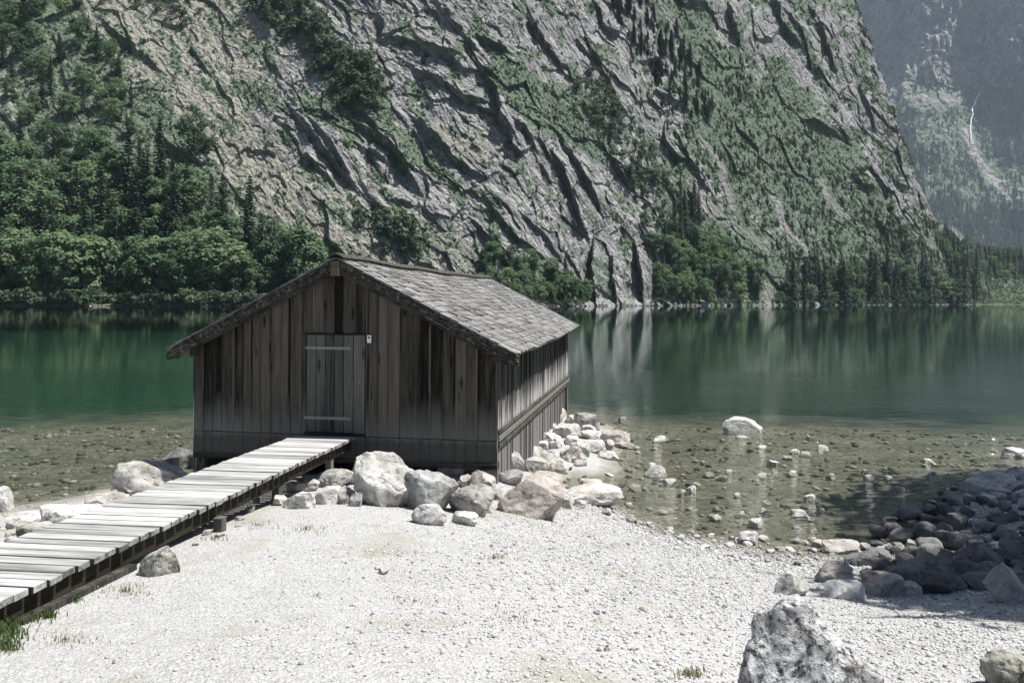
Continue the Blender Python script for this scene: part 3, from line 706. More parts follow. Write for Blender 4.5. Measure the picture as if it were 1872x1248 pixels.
# rock structure in slope coordinates: strata fall to the lower right
wu, wv = UU + 22*fbm2(UU/110, VV/110, 3, 3), VV + 22*fbm2(UU/110, VV/110, 3, 4)
phi = math.radians(52)
Pp, Qq = wu*math.cos(phi)+wv*math.sin(phi), wu*math.sin(phi)-wv*math.cos(phi)
lft = sstep(520, 330, wu + .35*(wv-300))                        # grassy slab slope on the left
rgt = sstep(1180, 1330, wu)
rockm = np.clip(1 - .62*lft - .45*rgt, 0, 1)
crag = blob(wu, wv, [(1260,20),(1440,60),(1560,130),(1620,300),(1650,430)], 85) 
rockm = np.clip(np.maximum(rockm, crag), 0, 1)
def steps(P, Q, lam, seed, jag=.55):
    q = Q/lam + jag*fbm2(P/(lam*2.6), Q/(lam*1.3), 3, seed)
    i = np.floor(q); f = q-i
    cell = np.floor(P/(lam*3.2) + hsh(i, i*0, i*0, seed+9)*7 + .35*noise2(P/lam, Q/lam, seed+2))
    amp = hsh(i, cell, i*0, seed+5)
    return amp**1.5*(1-f)*np.clip((f)/.06, 0, 1)
def plates(P, Q, seed):
    """broken rock plates: every cell of a jittered grid is a flat facet with its own height and tilt"""
    ip, iq = np.floor(P), np.floor(Q); best = np.full(P.shape, 1e9); val = np.zeros(P.shape); z = ip*0
    for a in (-1,0,1):
        for b_ in (-1,0,1):
            cx_, cy_ = ip+a, iq+b_; dx, dy = P-(cx_+.15+.7*hsh(cx_,cy_,z,seed)), Q-(cy_+.15+.7*hsh(cx_,cy_,z,seed+1))
            d = dx*dx+dy*dy; m = d < best; best[m] = d[m]
            v = hsh(cx_,cy_,z,seed+2)-.5 + dx*(hsh(cx_,cy_,z,seed+3)-.5)*1.3 + dy*(hsh(cx_,cy_,z,seed+4)-.62)*1.6; val[m] = v[m]
    return val
disp = 5*steps(Pp, Qq, 78, 21)*rockm + 1.0*steps(Pp+40, Qq, 31, 31)*rockm + 12*plates(Pp/72, Qq/44, 401)*(.3+.7*rockm) + 5.0*plates(Pp/31, Qq/18, 411)*(.35+.65*rockm) + 1.7*plates(Pp/12, Qq/7.5, 421)*(.4+.6*rockm) + .8*steps(Pp, Qq, 12, 41)*(.35+.65*rockm)
disp += 1.0*steps(Pp, Qq, 6.5, 51)*(.4+.6*rockm)
disp += 7*fbm2(Pp/190, Qq/75, 4, 61) + 2.0*(ridge2(Pp/60, Qq/26, 4, 71)-.2)*(.3+.7*rockm) + 1.9*fbm2(UU/9, VV/9, 3, 81) + 1.2*(ridge2(Pp/16, Qq/8, 3, 83)-.2)
crg = 15*ridge2(wu/75-.25*wv/75, wv/260, 4, 91)*crag + 7*steps(wu*.3+wv*.95, wu*.95-wv*.3, 34, 95)*crag
disp += crg
FAULTS = [([(528,200),(575,255),(612,305),(648,345)],15,26),([(556,215),(600,268),(640,330)],9,18),([(645,222),(700,262),(735,300),(768,352)],16,30),([(640,262),(690,290),(705,300)],8,16),
 ([(700,70),(740,78),(780,92),(840,108)],9,22),([(755,130),(800,150),(845,182),(890,190)],12,26),([(870,70),(900,85),(925,100)],10,18),([(882,135),(905,170),(915,220),(935,245)],16,26),
 ([(940,225),(965,250),(978,275)],15,22),([(750,215),(800,262),(835,300),(880,330),(905,318)],13,30),([(1010,285),(1040,340),(1058,400),(1070,430)],20,30),([(1020,250),(1050,300),(1085,360),(1100,400)],15,24),
 ([(985,300),(1005,330)],9,16),([(1118,295),(1148,340)],14,20),([(545,-10),(552,40),(575,80)],14,30),([(285,250),(330,290),(372,300)],13,24),([(180,35),(220,75),(300,135)],9,20),
 ([(885,360),(935,430),(1000,480)],12,30),([(950,390),(1000,440),(1030,480)],10,24),([(1085,440),(1080,500),(1090,560)],24,26),([(1160,450),(1170,500),(1175,560)],25,26),([(1118,470),(1120,520),(1128,560)],16,14),([(720,372),(760,378)],8,18),
 ([(860,400),(900,440),(940,500)],9,24),([(1190,165),(1230,190),(1262,205)],9,16),([(1470,225),(1510,245),(1545,258)],13,24),([(1495,50),(1512,100),(1530,140)],16,26),([(1555,330),(1580,350),(1605,352)],12,20),
 ([(1410,0),(1430,60),(1465,95)],14,26),([(1330,20),(1352,90)],13,24),([(1565,160),(1585,200),(1600,240)],9,18),([(1620,320),(1640,345),(1665,350)],10,18),([(620,120),(650,165),(690,215)],7,20),([(960,20),(1000,90),(1040,150)],9,26),
 ([(800,10),(840,60),(870,95)],9,24),([(1060,60),(1100,130),(1130,190)],8,20),([(1230,240),(1260,300),(1300,360)],8,20)]
sw = 5*fbm2(UU/22, VV/22, 3, 111); shade_gap = np.zeros(UU.shape)
for poly, A, L in FAULTS:
    d, s, al = segfield(UU, VV, poly); s = s+sw; near = d < L*4
    tp = np.sqrt(np.clip(np.sin(np.pi*np.clip(al,0.02,.98)),0,1))*(d < L*4)*np.where((al<=0)|(al>=1), np.exp(-(d/10)**2), 1)
    prof = np.where(s > 0, np.exp(-s/(L*.8))*sstep(0, 2.0, s), -.5*np.exp(np.minimum(s,0)/9.)*sstep(0,-2.2,s))
    disp += 1.45*A*tp*prof*near
disp[VV > 572] *= .2; disp = disp*np.where(UU > 1700, np.interp(UU, [1700,1790], [1,.28]), 1)*np.where((UU > 1770) & (np.vstack([Z0[:len(wrow)], Z0[len(wrow):]*0+99]) < z1A+2), .12, 1)
alp = np.arctan(1/cotA)[None]
rad = np.sqrt(X0**2+Y0**2); nxA, nyA, nzA = -X0/rad*np.sin(alp), -Y0/rad*np.sin(alp), np.cos(alp)
wb = 0*disp
PX, PY, PZ = X0+nxA*disp*m_px, Y0+nyA*disp*m_px, Z0+nzA*disp*m_px*.8
PA = np.stack([PX, PY, PZ], -1)
# ground cover of the slope
n_a, n_b = fbm2(UU/34, VV/34, 4, 121), fbm2(Pp/80, Qq/22, 4, 131)
veg = .315 + .05*lft + .22*rgt + .55*n_b + .35*n_a + .3*fbm2(UU/12, VV/12, 3, 133) - .14*crag*(VV<420)
for poly, wd, amt in [([(900,140),(960,190),(1010,240),(1090,270)],26,.5),([(1040,180),(1100,270)],26,.55),([(690,225),(760,290),(830,330)],12,.4),([(870,50),(940,130),(1000,170)],16,.35),
   ([(1330,450),(1400,490),(1420,530)],30,.5),([(1430,180),(1440,235)],30,.35),([(260,200),(330,250)],24,.25),([(430,150),(520,190)],20,.2),([(580,200),(640,230)],20,.4),([(480,-10),(560,60),(690,190)],34,.5),
   ([(1190,330),(1300,450)],30,.3),([(1500,300),(1560,420),(1700,500)],60,.35),([(1300,200),(1420,330)],50,.3),([(1230,20),(1330,170),(1400,250)],40,.35),([(60,60),(160,190),(300,360)],90,.35),([(0,330),(240,360),(420,480)],90,.6),([(620,390),(760,440)],34,.2),([(560,170),(700,330)],10,.3)]:
    veg += amt*blob(wu, wv, poly, wd)
veg = np.clip(sstep(.25, .62, veg), 0, 1)
scree = np.zeros(UU.shape)
for poly, wd, amt in [([(1285,255),(1325,320),(1345,372)],9,1),([(1268,352),(1320,395),(1372,425),(1400,445)],15,.8),([(1408,355),(1432,412),(1447,445)],7,1.1),([(1502,335),(1545,392)],8,1),([(1378,505),(1402,530),(1415,556)],9,.9),([(1405,545),(1418,560)],12,.9),
   ([(1460,448),(1484,468)],5,1),([(1680,430),(1730,470)],6,.8),([(195,60),(240,130),(330,150)],16,.45),([(300,125),(320,160)],12,.6),([(340,330),(370,345)],12,.7),([(930,300),(1000,330)],12,.35),([(455,385),(490,430)],7,.7)]:
    scree = np.maximum(scree, .82*amt*blob(wu, wv, poly, wd*.95, .98))
scree = np.maximum(scree, np.clip(.75*(PZ < 1.6+1.2*fbm2(UU/30, UU/30, 2, 77))*(.3+fbm2(UU/40, VV/5, 2, 78)*1.6), 0, 1))
dry = np.clip(lft*1.05 + blob(wu, wv, [(420,300),(520,400),(760,470)], 75) + .9*blob(wu, wv, [(800,250),(880,280)], 22), 0, 1)
idxA = np.arange(UU.size).reshape(UU.shape)
QA = np.stack([idxA[:-1,:-1], idxA[:-1,1:], idxA[1:,1:], idxA[1:,:-1]], -1).reshape(-1, 4)

def mountain_mat(name, k=1.0, gain=1.0):
    m, nt = new_mat(name); co = mapped(nt, coords(nt), (k,k,k))
    vg, sr, dr = attr(nt,'veg'), attr(nt,'scree'), attr(nt,'dry')
    n1 = noise(nt, co, .16, 8, .68); n2 = noise(nt, co, .55, 5, .6); n3 = noise(nt, mapped(nt, mapped(nt, co, (1,1,1), (0,.665,0)), (1,1,.22)), .30, 7, .66, .5)
    n4 = noise(nt, co, 1.5, 3, .6)
    c = ramp(nt, n3, [(.32,(.075,.076,.08)),(.46,(.235,.233,.232)),(.62,(.45,.445,.437))])
    c = mixc(nt, ramp(nt, n1, [(.42,0),(.7,.5)]), c, (.25,.24,.225))
    c = mixc(nt, mth(nt,'MULTIPLY', ramp(nt, n2, [(.5,0),(.7,1)]), .45), c, (.10,.105,.075))
    # pale dry grass and broken limestone
    dg = ramp(nt, n4, [(.32,(.095,.10,.07)),(.48,(.26,.25,.19)),(.66,(.48,.465,.40))])
    c = mixc(nt, mth(nt,'MULTIPLY', dr, ramp(nt, n1, [(.35,1),(.62,.35)])), c, dg)
    # green cover
    gcol = ramp(nt, mth(nt,'ADD', mth(nt,'MULTIPLY', n2, .5), mth(nt,'MULTIPLY', n4, .5)), [(.34,(.038,.062,.042)),(.48,(.105,.145,.098)),(.64,(.21,.245,.18))])
    vm = ramp(nt, mth(nt,'ADD', vg, mth(nt,'MULTIPLY', mth(nt,'SUBTRACT', mth(nt,'ADD', mth(nt,'MULTIPLY', n2, .6), mth(nt,'MULTIPLY', n3, .4)), .5), 2.6)), [(.38,0),(.66,1)])
    c = mixc(nt, mth(nt,'MULTIPLY', vm, .92), c, gcol)
    sm = ramp(nt, mth(nt,'ADD', sr, mth(nt,'MULTIPLY', mth(nt,'SUBTRACT', mth(nt,'ADD', mth(nt,'MULTIPLY',n4,.5), mth(nt,'MULTIPLY',n3,.5)), .5), 3.0)), [(.42,0),(.85,1)])
    c = mixc(nt, mth(nt,'MULTIPLY', sm, .85), c, ramp(nt, n2, [(.35,(.20,.18,.165)),(.65,(.40,.38,.36))]))
    hh = mth(nt,'ADD', mth(nt,'MULTIPLY', n2, 1.0), mth(nt,'MULTIPLY', n4, .5))
    pv_ = N(nt,'ShaderNodeVectorMath',[co, N(nt,'ShaderNodeTexNoise',Vector=co,Scale=.4).outputs['Color']], operation='ADD').outputs[0]
    pl = vor(nt, mapped(nt, mapped(nt, pv_, (1,1,1), (0,.665,0)), (1,1,.4)), .42).outputs['Distance']
    c = mixc(nt, mth(nt,'MULTIPLY', ramp(nt, pl, [(.58,0),(.9,.45)]), mth(nt,'SUBTRACT', 1.0, vm)), c, (.05,.05,.052))
    hh = mth(nt,'SUBTRACT', hh, mth(nt,'MULTIPLY', pl, .8))
    if k == 1:
        wz = N(nt,'ShaderNodeSeparateXYZ',[co]).outputs[2]
        c = mixc(nt, ramp(nt, mth(nt,'MULTIPLY', wz, -1.), [(.0,0),(.35,1)]), c, (.007,.030,.020))
    if gain != 1: c = N(nt,'ShaderNodeVectorMath',[c], operation='SCALE', Scale=gain).outputs[0]
    out(nt, bsdf(nt, c, .95, bump(nt, hh, 1.0, 1.7/k), .1)); return m
m_mount = mountain_mat('limestone mountain slope')
veg = np.clip(np.maximum(veg, .9*sstep(1720,1780,UU)*(VV > 400)), 0, 1)
flatA = ((UU > 1778) & (Z0 < z1A*.98) & (np.arange(len(UU))[:,None] < len(wrow))).ravel()[QA].all(1)
def sub_attr(name, P, Q, at, mat, smooth=True):
    used, inv = np.unique(Q, return_inverse=True)
    return tag(link(name, mesh_np(name, P.reshape(-1,3)[used], quads=inv.reshape(-1,4), smooth=smooth, attrs={k: v.ravel()[used] for k, v in at.items()}), mat), kind='structure')
sub_attr('mountain_slope', PA, QA[~flatA], {'veg':veg,'scree':scree,'dry':dry}, m_mount, False)
m_mead, nt = new_mat('alpine meadow'); co = coords(nt)
c = ramp(nt, noise(nt, co, .12, 6, .6), [(.35,(.036,.055,.030)),(.65,(.075,.095,.052))])
out(nt, bsdf(nt, c, .95, bump(nt, noise(nt, co, .8, 4), .6, .6), .1))
sub_attr('meadow', PA, QA[flatA], {'veg':veg}, m_mead)

# far mountain with the meadow at its foot
FS = 3.0
uB = np.unique(np.concatenate([np.arange(1440,1900,1.7), np.arange(1900,3000,16.)]))
prof = np.array([(730,-6),(742,1.2),(800,6),(900,20),(930,34),(1060,130),(1260,330),(1330,420),(1400,640),(1430,600),(1500,430)], float)*np.array([[FS,FS]]); prof[1,1] = 1.2
rowt = np.concatenate([np.linspace(0,3,16)[:-1], np.linspace(3,6,170)[:-1], np.linspace(6,9,200)[:-1], np.linspace(9,10,6)])
Yb, Zb = np.interp(rowt, np.arange(11), prof[:,0]), np.interp(rowt, np.arange(11), prof[:,1])
UB = np.repeat(uB[None], len(rowt), 0); ZB = np.repeat(Zb[:,None], len(uB), 1); YB = np.repeat(Yb[:,None], len(uB), 1)
up = sstep(250*FS, 430*FS, ZB); fo = sstep(25*FS, 120*FS, ZB); YB = YB/FS; ZB = ZB/FS; VBe = HV-(ZB-3)/YB*F
Yold = YB + 0; YB = YB + up*(-1.5*np.clip(UB-1784-.04*(VBe-60), 0, 60)) + up*.5*np.clip(1786-UB, 0, 220) - fo*60*np.exp(-((UB-1700)/70)**2) - fo*70*sstep(1810,1950,UB)
ZB = ZB*(1+up*.5*np.clip(1786-UB, 0, 220)/Yold)
UBw = UB + 18*fbm2(UB/60, ZB/60, 3, 141)
YB = YB - up*(34*ridge2(UBw/60, ZB/150, 4, 151) + 15*plates(UBw/22+ZB/60, ZB/34, 152) + 12*steps(UBw*.3*1.+ZB*.3, ZB*.33-UBw*.12, 22, 155) + 12*fbm2(UB/12, ZB/12, 3, 157)) - fo*(1-up)*(18*ridge2(UBw/60, ZB/160, 4, 161) + 5*fbm2(UB/8, ZB/10, 3, 163))
ZB = ZB + fo*10*fbm2(UB/40, YB/60, 3, 171) + (1-fo)*.8*fbm2(UB/30, YB/30, 3, 172)
YB = YB*FS; ZB = ZB*FS; XB = (UB-CX)/F*YB; ZB = ZB*np.interp(UB, [1876,1960,2300], [1,.45,.12])
PB = np.stack([XB, YB, ZB], -1)
VB = HV - (ZB-H)/YB*F
vegB = np.clip(.75*(1-up)+ .30 + .6*fbm2(UB/26, ZB/40/FS, 4, 181) - .35*up, 0, 1); vegB[ZB < 30*FS] = 1
scB = np.zeros(UB.shape)
for poly, wd, amt in [([(1766,235),(1775,262),(1790,295),(1815,325),(1866,372)],7,1),([(1800,300),(1850,350)],10,.6),([(1640,30),(1655,80),(1668,110)],6,.8),([(1700,60),(1720,100)],9,.5),([(1745,10),(1765,70),(1780,120)],10,.7),([(1620,150),(1690,178),(1740,180)],14,.6),([(1730,410),(1760,435)],9,.7),([(1680,85),(1740,90)],9,.4)]:
    scB = np.maximum(scB, min(1,amt*1.2)*blob(UB+5*fbm2(UB/9,VB/9,3,195), VB+5*fbm2(UB/9,VB/9,3,196), poly, wd*1.25, .95))
dryB = np.clip(sstep(-.1,.35,fbm2(UB/30, VB/16, 4, 191))*(.25+.75*up)*sstep(1800,1770,UB), 0, 1); vegB = np.clip(vegB-.5*dryB*up+.35*up*(fbm2(UB/14, VB/9, 3, 192)>.12), 0, 1)
iB = np.arange(UB.size).reshape(UB.shape); QB = np.stack([iB[:-1,:-1], iB[:-1,1:], iB[1:,1:], iB[1:,:-1]], -1).reshape(-1,4)
m_far = mountain_mat('far limestone wall', .06, .9)
sub_attr('far_mountain', PB, QB, {'veg':vegB,'scree':scB,'dry':dryB}, m_far, False)
def on_mesh(P, us, u, v):
    i = int(np.argmin(np.abs(us-u))); col = P[:,i]; vv = HV - (col[:,2]-H)/col[:,1]*F + (col[:,0]/col[:,1]*F)*math.sin(ROLL)
    h = np.nonzero((vv <= v) & (col[:,2] > -.5))[0]
    return col[h[0]] if len(h) else None
# waterfall: a ribbon of white water lying against the far wall
wf = [(1796,157,.7),(1792,163,1.5),(1788,170,1.2),(1785,178,2.0),(1780,186,1.6),(1778,194,2.1),(1774,203,1.2),(1775,212,.8),(1771,221,1.2),(1772,231,.7),(1769,240,1.3),(1772,249,.8),(1771,258,1.2),(1777,268,.6)]
V_, Q_ = [], []
for u, v, h_ in wf:
    for sg in (-1, 0, 1):
        p = on_mesh(PB, uB, u, v); V_.append((p[0]+sg*h_*p[1]/F, p[1]-(9 if sg else 14), p[2]+4))
for k in range(len(wf)-1):
    for j in (0, 1): Q_.append((k*3+j, k*3+j+1, k*3+j+4, k*3+j+3))
m_fall, nt = new_mat('white falling water'); out(nt, bsdf(nt, mixc(nt, noise(nt, coords(nt), .3, 5), (.32,.34,.36), (.72,.74,.75)), .7))
tag(link('waterfall', mesh_np('waterfall', V_, quads=Q_, smooth=True), m_fall), 'thin white waterfall streaking down the hazy far mountain', 'waterfall')

# ------------------------------------------------------------------ trees
def leaf_mat(name, cols, transl=.25):
    m, nt = new_mat(name); tone = attr(nt,'tone'); rnd = N(nt,'ShaderNodeObjectInfo').outputs['Random']
    f = mth(nt,'ADD', mth(nt,'MULTIPLY', tone, .5), mth(nt,'MULTIPLY', rnd, .5))
    c = ramp(nt, f, [(.1,cols[0]),(.5,cols[1]),(.9,cols[2])])
    d = bsdf(nt, c, .8, None, .2); t = N(nt,'ShaderNodeBsdfTranslucent', Color=c).outputs[0]
    out(nt, N(nt,'ShaderNodeMixShader', [transl, d, t]).outputs[0]); return m
m_leaf = leaf_mat('broadleaf foliage', [(.056,.100,.058),(.130,.205,.108),(.22,.285,.15)], .45)
m_ndl = leaf_mat('spruce needles', [(.024,.042,.032),(.044,.072,.050),(.075,.11,.072)], .2)
m_shr = leaf_mat('mountain shrub', [(.040,.066,.042),(.088,.13,.078),(.15,.19,.112)], .35)
m_bark, nt = new_mat('bark'); out(nt, bsdf(nt, ramp(nt, noise(nt, mapped(nt, coords(nt), (20,20,3)), 3, 5), [(.3,(.02,.018,.015)),(.7,(.075,.066,.055))]), .95))
def cards(C, Nn, size, rng, asp=.65):
    """leaf-sized quads at C facing Nn"""
    n = len(C); Nn = Nn/np.maximum(np.linalg.norm(Nn,axis=1,keepdims=True),1e-6)
    t = np.cross(Nn, rng.normal(size=(n,3))); t /= np.maximum(np.linalg.norm(t,axis=1,keepdims=True),1e-6); b_ = np.cross(Nn, t)
    s = np.asarray(size).reshape(-1,1)
    V = np.stack([C-t*s, C+b_*s*asp, C+t*s, C-b_*s*asp], 1).reshape(-1,3)
    return V, np.arange(n*4).reshape(-1,4)
def tube(pts, rads, seg=6):
    V, Q = [], []
    for k, (p, r) in enumerate(zip(pts, rads)):
        for j in range(seg): a = 6.2832*j/seg; V.append((p[0]+r*math.cos(a), p[1]+r*math.sin(a), p[2]))
        if k:
            for j in range(seg): Q.append(((k-1)*seg+j, (k-1)*seg+(j+1)%seg, k*seg+(j+1)%seg, k*seg+j))
    return V, Q
def broad_proto(seed, nclump=46, nleaf=46, leaf=.030, rx=.34, z0=.56, rz_=.42):
    r = np.random.default_rng(seed); C, Nn, T = [], [], []
    for k in range(nclump):
        d = r.normal(size=3); d /= np.linalg.norm(d); d[2] = d[2]*.9+.1
        rr = r.uniform(.45, 1.0)**.6; ctr = np.array([0,0,z0]) + d*np.array([rx,rx,rz_])*rr*(.86+.3*r.random())
        cr = r.uniform(.075, .14); q = r.normal(size=(nleaf,3)); q /= np.linalg.norm(q,axis=1,keepdims=True); q[:,2] *= .75
        C.append(ctr + q*cr*r.uniform(.5,1.05,(nleaf,1))); Nn.append(q*.7 + d*.5 + np.array([0,0,.55]) + r.normal(size=(nleaf,3))*.45); T.append(np.full(nleaf, r.random()*.7)+r.random(nleaf)*.3)
    V, Q = cards(np.concatenate(C), np.concatenate(Nn), r.uniform(.6,1.25,sum(map(len,C)))*leaf, r)
    V[:,2] = np.maximum(V[:,2], .03)
    cm = mesh_np('crown', V, quads=Q, fattrs={'tone': np.concatenate(T)}); cm.materials.append(m_leaf)
    tv, tq = tube([(0,0,-.06),(.004,0,.2),(.012,.008,.5),(.0,.01,.85)], [.024,.019,.012,.003]); tv, tq = list(tv), list(tq)
    for k in range(6):
        a = r.uniform(0,6.28); zz = r.uniform(.25,.6); v2, q2 = tube([(0,0,zz),(.12*math.cos(a),.12*math.sin(a),zz+.1),(.25*math.cos(a),.25*math.sin(a),zz+.24)], [.009,.006,.002], 5)
        tq += [tuple(i+len(tv) for i in q) for q in q2]; tv += v2
    tm = mesh_np('trunk', tv, quads=tq, smooth=True); tm.materials.append(m_bark); return cm, tm
def spruce_proto(seed, whorls=27, R=.165, low=.06):
    r = np.random.default_rng(seed); C, Nn, Sz, T = [], [], [], []
    for k in range(whorls):
        z = low + (1-low)*(k/whorls)**.92; L = R*(1-z)**.8*r.uniform(.75,1.15)+.008; nb = r.integers(6,10); a0 = r.uniform(0,6.28)
        for j in range(nb):
            a = a0+6.2832*j/nb + r.normal()*.15; l = L*r.uniform(.7,1.15); n = 5; tt = r.random()*.6
            for i in range(n):
                t = (i+.7)/n; dr = -.22*l*t**1.5 + .05*l
                C.append((math.cos(a)*l*t, math.sin(a)*l*t, z+dr+r.normal()*.004)); Nn.append((math.cos(a)*.35+r.normal()*.4, math.sin(a)*.35+r.normal()*.4, 1.)); Sz.append(.016+.022*(1-z)*(1.1-.5*t)); T.append(tt+r.random()*.4)
    V, Q = cards(np.array(C), np.array(Nn), np.array(Sz), r, .55)
    cm = mesh_np('crown', V, quads=Q, fattrs={'tone': T}); cm.materials.append(m_ndl)
    tv, tq = tube([(0,0,-.05),(0,0,.4),(0,0,.99)], [.014,.009,.001]); tm = mesh_np('trunk', tv, quads=tq, smooth=True); tm.materials.append(m_bark); return cm, tm
def shrub_proto(seed, n=260):
    r = np.random.default_rng(seed); C, Nn, T = [], [], []
    for k in range(9):
        ctr = np.array([r.normal()*.26, r.normal()*.22, r.uniform(.25,.75)]); m = n//9; q = r.normal(size=(m,3)); q /= np.linalg.norm(q,axis=1,keepdims=True)
        C.append(ctr+q*r.uniform(.14,.28)*r.uniform(.5,1,(m,1))); Nn.append(q+np.array([0,0,.5])+r.normal(size=(m,3))*.3); T.append(np.full(m, r.random()*.6)+r.random(m)*.4)
    V, Q = cards(np.concatenate(C), np.concatenate(Nn), r.uniform(.05,.095,sum(map(len,C))), r); V[:,2] = np.maximum(V[:,2], -.05)
    me = mesh_np('shrub', V, quads=Q, fattrs={'tone': np.concatenate(T)}); me.materials.append(m_shr); return me
BP = [broad_proto(k, rx=[.34,.30,.38,.27][k%4], z0=[.55,.57,.53,.58][k%4]) for k in range(4)]
BP += [broad_proto(9, z0=.47, rz_=.46, rx=.36), broad_proto(10, z0=.46, rz_=.47, rx=.33)]
SP = [spruce_proto(20+k, R=[.17,.14,.19][k%3]) for k in range(3)]
HP = [shrub_proto(40+k) for k in range(4)]
ORD = lambda n: f"{n}{'th' if 10 <= n%100 <= 20 else {1:'st',2:'nd',3:'rd'}.get(n%10,'th')}"
def tree(kind, p, h, wd, parts=True):
    rz_ = random.uniform(0, 6.28); s = (h*wd, h*wd*random.uniform(.9,1.1), h)
    if kind == 'shrub':
        o = link('shrub', random.choice(HP)); o.location = p; o.scale = s; o.rotation_euler.z = rz_; return o
    cm, tm = random.choice(BP if kind == 'broadleaf_tree' else SP)
    if parts:
        o = bpy.data.objects.new(kind, None); COL.objects.link(o)
        for nm, me in (('crown', cm), ('trunk', tm)): link(nm, me, None, o)
    else: o = link(kind, cm)
    o.location = p; o.scale = s; o.rotation_euler.z = rz_; return o
def stand(poly, n, dmin, kinds, where, group, seed, parts=True, P=PA, us=uA, scale=None, fwd=0):
    """kinds: (kind, share, height in photo pixels lo-hi, width factor)"""
    r = random.Random(seed); made = []
    for u, v in scatter(poly, n, dmin, seed, scale):
        p = on_mesh(P, us, u, v)
        if p is None: continue
        if fwd: rr_ = 1-fwd/p[1]; p = np.array([p[0]*rr_, p[1]*rr_, .1])
        x = r.random(); acc = 0
        for k in kinds:
            acc += k[1]
            if x <= acc: break
        h = r.uniform(*k[2])*p[1]/F
        made.append((u, v, h*F/p[1], k[0], tree(k[0], (p[0], p[1], max(p[2],.1)-.02*h), h, k[3]*r.uniform(.85,1.15), parts)))
    nm = {'broadleaf_tree':'broadleaf tree','spruce_tree':'dark spruce','shrub':'green shrub'}
    for kd in {m[3] for m in made}:
        L = sorted([m for m in made if m[3] == kd], key=lambda m: m[0]); hs = sorted(m[2] for m in L)
        for i, m in enumerate(L):
            size = 'tall' if m[2] > hs[int(len(hs)*.66)] else 'low' if m[2] < hs[int(len(hs)*.33)] else 'middling'
            cnt = 'leftmost' if i == 0 else 'rightmost' if i == len(L)-1 else ORD(i+1)+' from left'
            tag(m[4], f"{size} {nm[kd]} {where}, {cnt}", {'broadleaf_tree':'tree','spruce_tree':'spruce','shrub':'shrub'}[kd], group+(' (spruces)' if kd == 'spruce_tree' else ''))
BT, ST, SH = 'broadleaf_tree', 'spruce_tree', 'shrub'
stand([(-70,546),(575,546),(575,553),(-70,553)], 34, 17, [(BT,1,(55,140),1.0)], 'on the left lake shore front row', 'trees along the left lake shore', 1)
stand([(-70,555),(575,555),(575,560),(-70,560)], 70, 8, [(SH,1,(18,40),1.15)], 'at the water along the left shore', 'bushes along the left lake shore', 19, fwd=6)
stand([(868,555),(1070,554),(1070,558),(868,558)], 18, 8, [(SH,1,(10,20),1.1)], 'at the water behind the roof end', 'bushes on the shore behind the roof', 20, fwd=4)
stand([(1190,554),(1785,557),(1785,561),(1190,558)], 60, 7, [(SH,1,(8,17),1.2)], 'at the water along the right far shore', 'bushes along the far shore', 21)
stand([(-70,540),(560,540),(540,515),(470,480),(400,440),(330,385),(230,340),(140,320),(-70,370)], 120, 21, [(ST,.40,(95,180),1.05),(BT,.60,(60,115),1.0)], 'in the wood behind the left shore', 'trees of the left shore wood', 2)
stand([(-60,380),(150,320),(270,255),(240,130),(150,20),(110,-50),(-60,-50)], 66, 20, [(BT,.72,(26,56),1.0),(ST,.28,(45,75),1.)], 'on the upper left slope', 'trees of the upper left slope', 3, False)
stand([(445,-30),(530,-30),(600,65),(695,150),(690,205),(640,212),(560,120),(480,45)], 72, 11, [(SH,1,(22,44),.95)], 'in the diagonal shrub belt above the boathouse', 'shrubs in the diagonal belt', 4)
stand([(690,400),(742,400),(757,470),(700,475)], 16, 11, [(SH,1,(26,48),.9)], 'in the clump on the rock above the roof', 'shrubs above the roof', 5)
stand([(630,398),(665,398),(665,418),(630,418)], 4, 9, [(SH,1,(16,26),1)], 'on the small ledge left of the roof clump', 'shrubs on the small ledge', 15)
stand([(868,549),(1070,549),(1070,557),(868,557)], 22, 11, [(BT,1,(30,66),.95)], 'on the shore behind the roof end', 'trees on the shore behind the roof', 6)
stand([(880,540),(890,465),(960,480),(1050,535),(1050,545)], 26, 13, [(BT,.75,(26,54),.9),(ST,.25,(40,72),1)], 'on the slope behind the roof end', 'trees behind the roof end', 7)
stand([(1190,440),(1300,455),(1395,535),(1400,556),(1200,557)], 75, 12, [(BT,.85,(26,56),1.0),(ST,.15,(40,66),1)], 'in the wood right of the dark cliff', 'trees right of the dark cliff', 8, False)
stand([(1422,548),(1785,549),(1785,560),(1422,557)], 52, 8.5, [(ST,.68,(34,98),1.1),(BT,.32,(22,46),1.15)], 'on the far shore front row', 'trees on the far shore', 9, False)
stand([(1422,545),(1770,545),(1740,520),(1560,505),(1430,510)], 50, 10, [(ST,.7,(36,78),1.1),(BT,.3,(28,48),1)], 'behind the far shore row', 'trees behind the far shore row', 10, False)
stand([(1090,-20),(1170,-20),(1255,80),(1310,200),(1285,235),(1195,150)], 95, 7.5, [(ST,1,(16,38),1.45)], 'in the steep band on the upper cliff', 'spruces of the steep band', 11, False)
stand([(1235,380),(1262,330),(1290,470),(1230,480)], 16, 9, [(ST,1,(40,75),.85)], 'on the rib above the dark cliff wood', 'spruces on the rib', 16, False)
stand([(1040,140),(1110,150),(1200,290),(1270,420),(1185,430),(1100,280)], 75, 12, [(SH,1,(14,30),1)], 'on the green rib of the middle cliff', 'shrubs on the middle cliff', 12)
stand([(180,20),(300,30),(340,60),(375,20),(330,-20),(180,-20)], 12, 14, [(SH,1,(16,30),1)], 'near the top of the left slope', 'shrubs near the top left', 17)
stand([(330,230),(380,225),(385,290),(350,290)], 10, 12, [(SH,1,(24,44),.9)], 'around the ledge on the left slope', 'shrubs around the left ledge', 18)
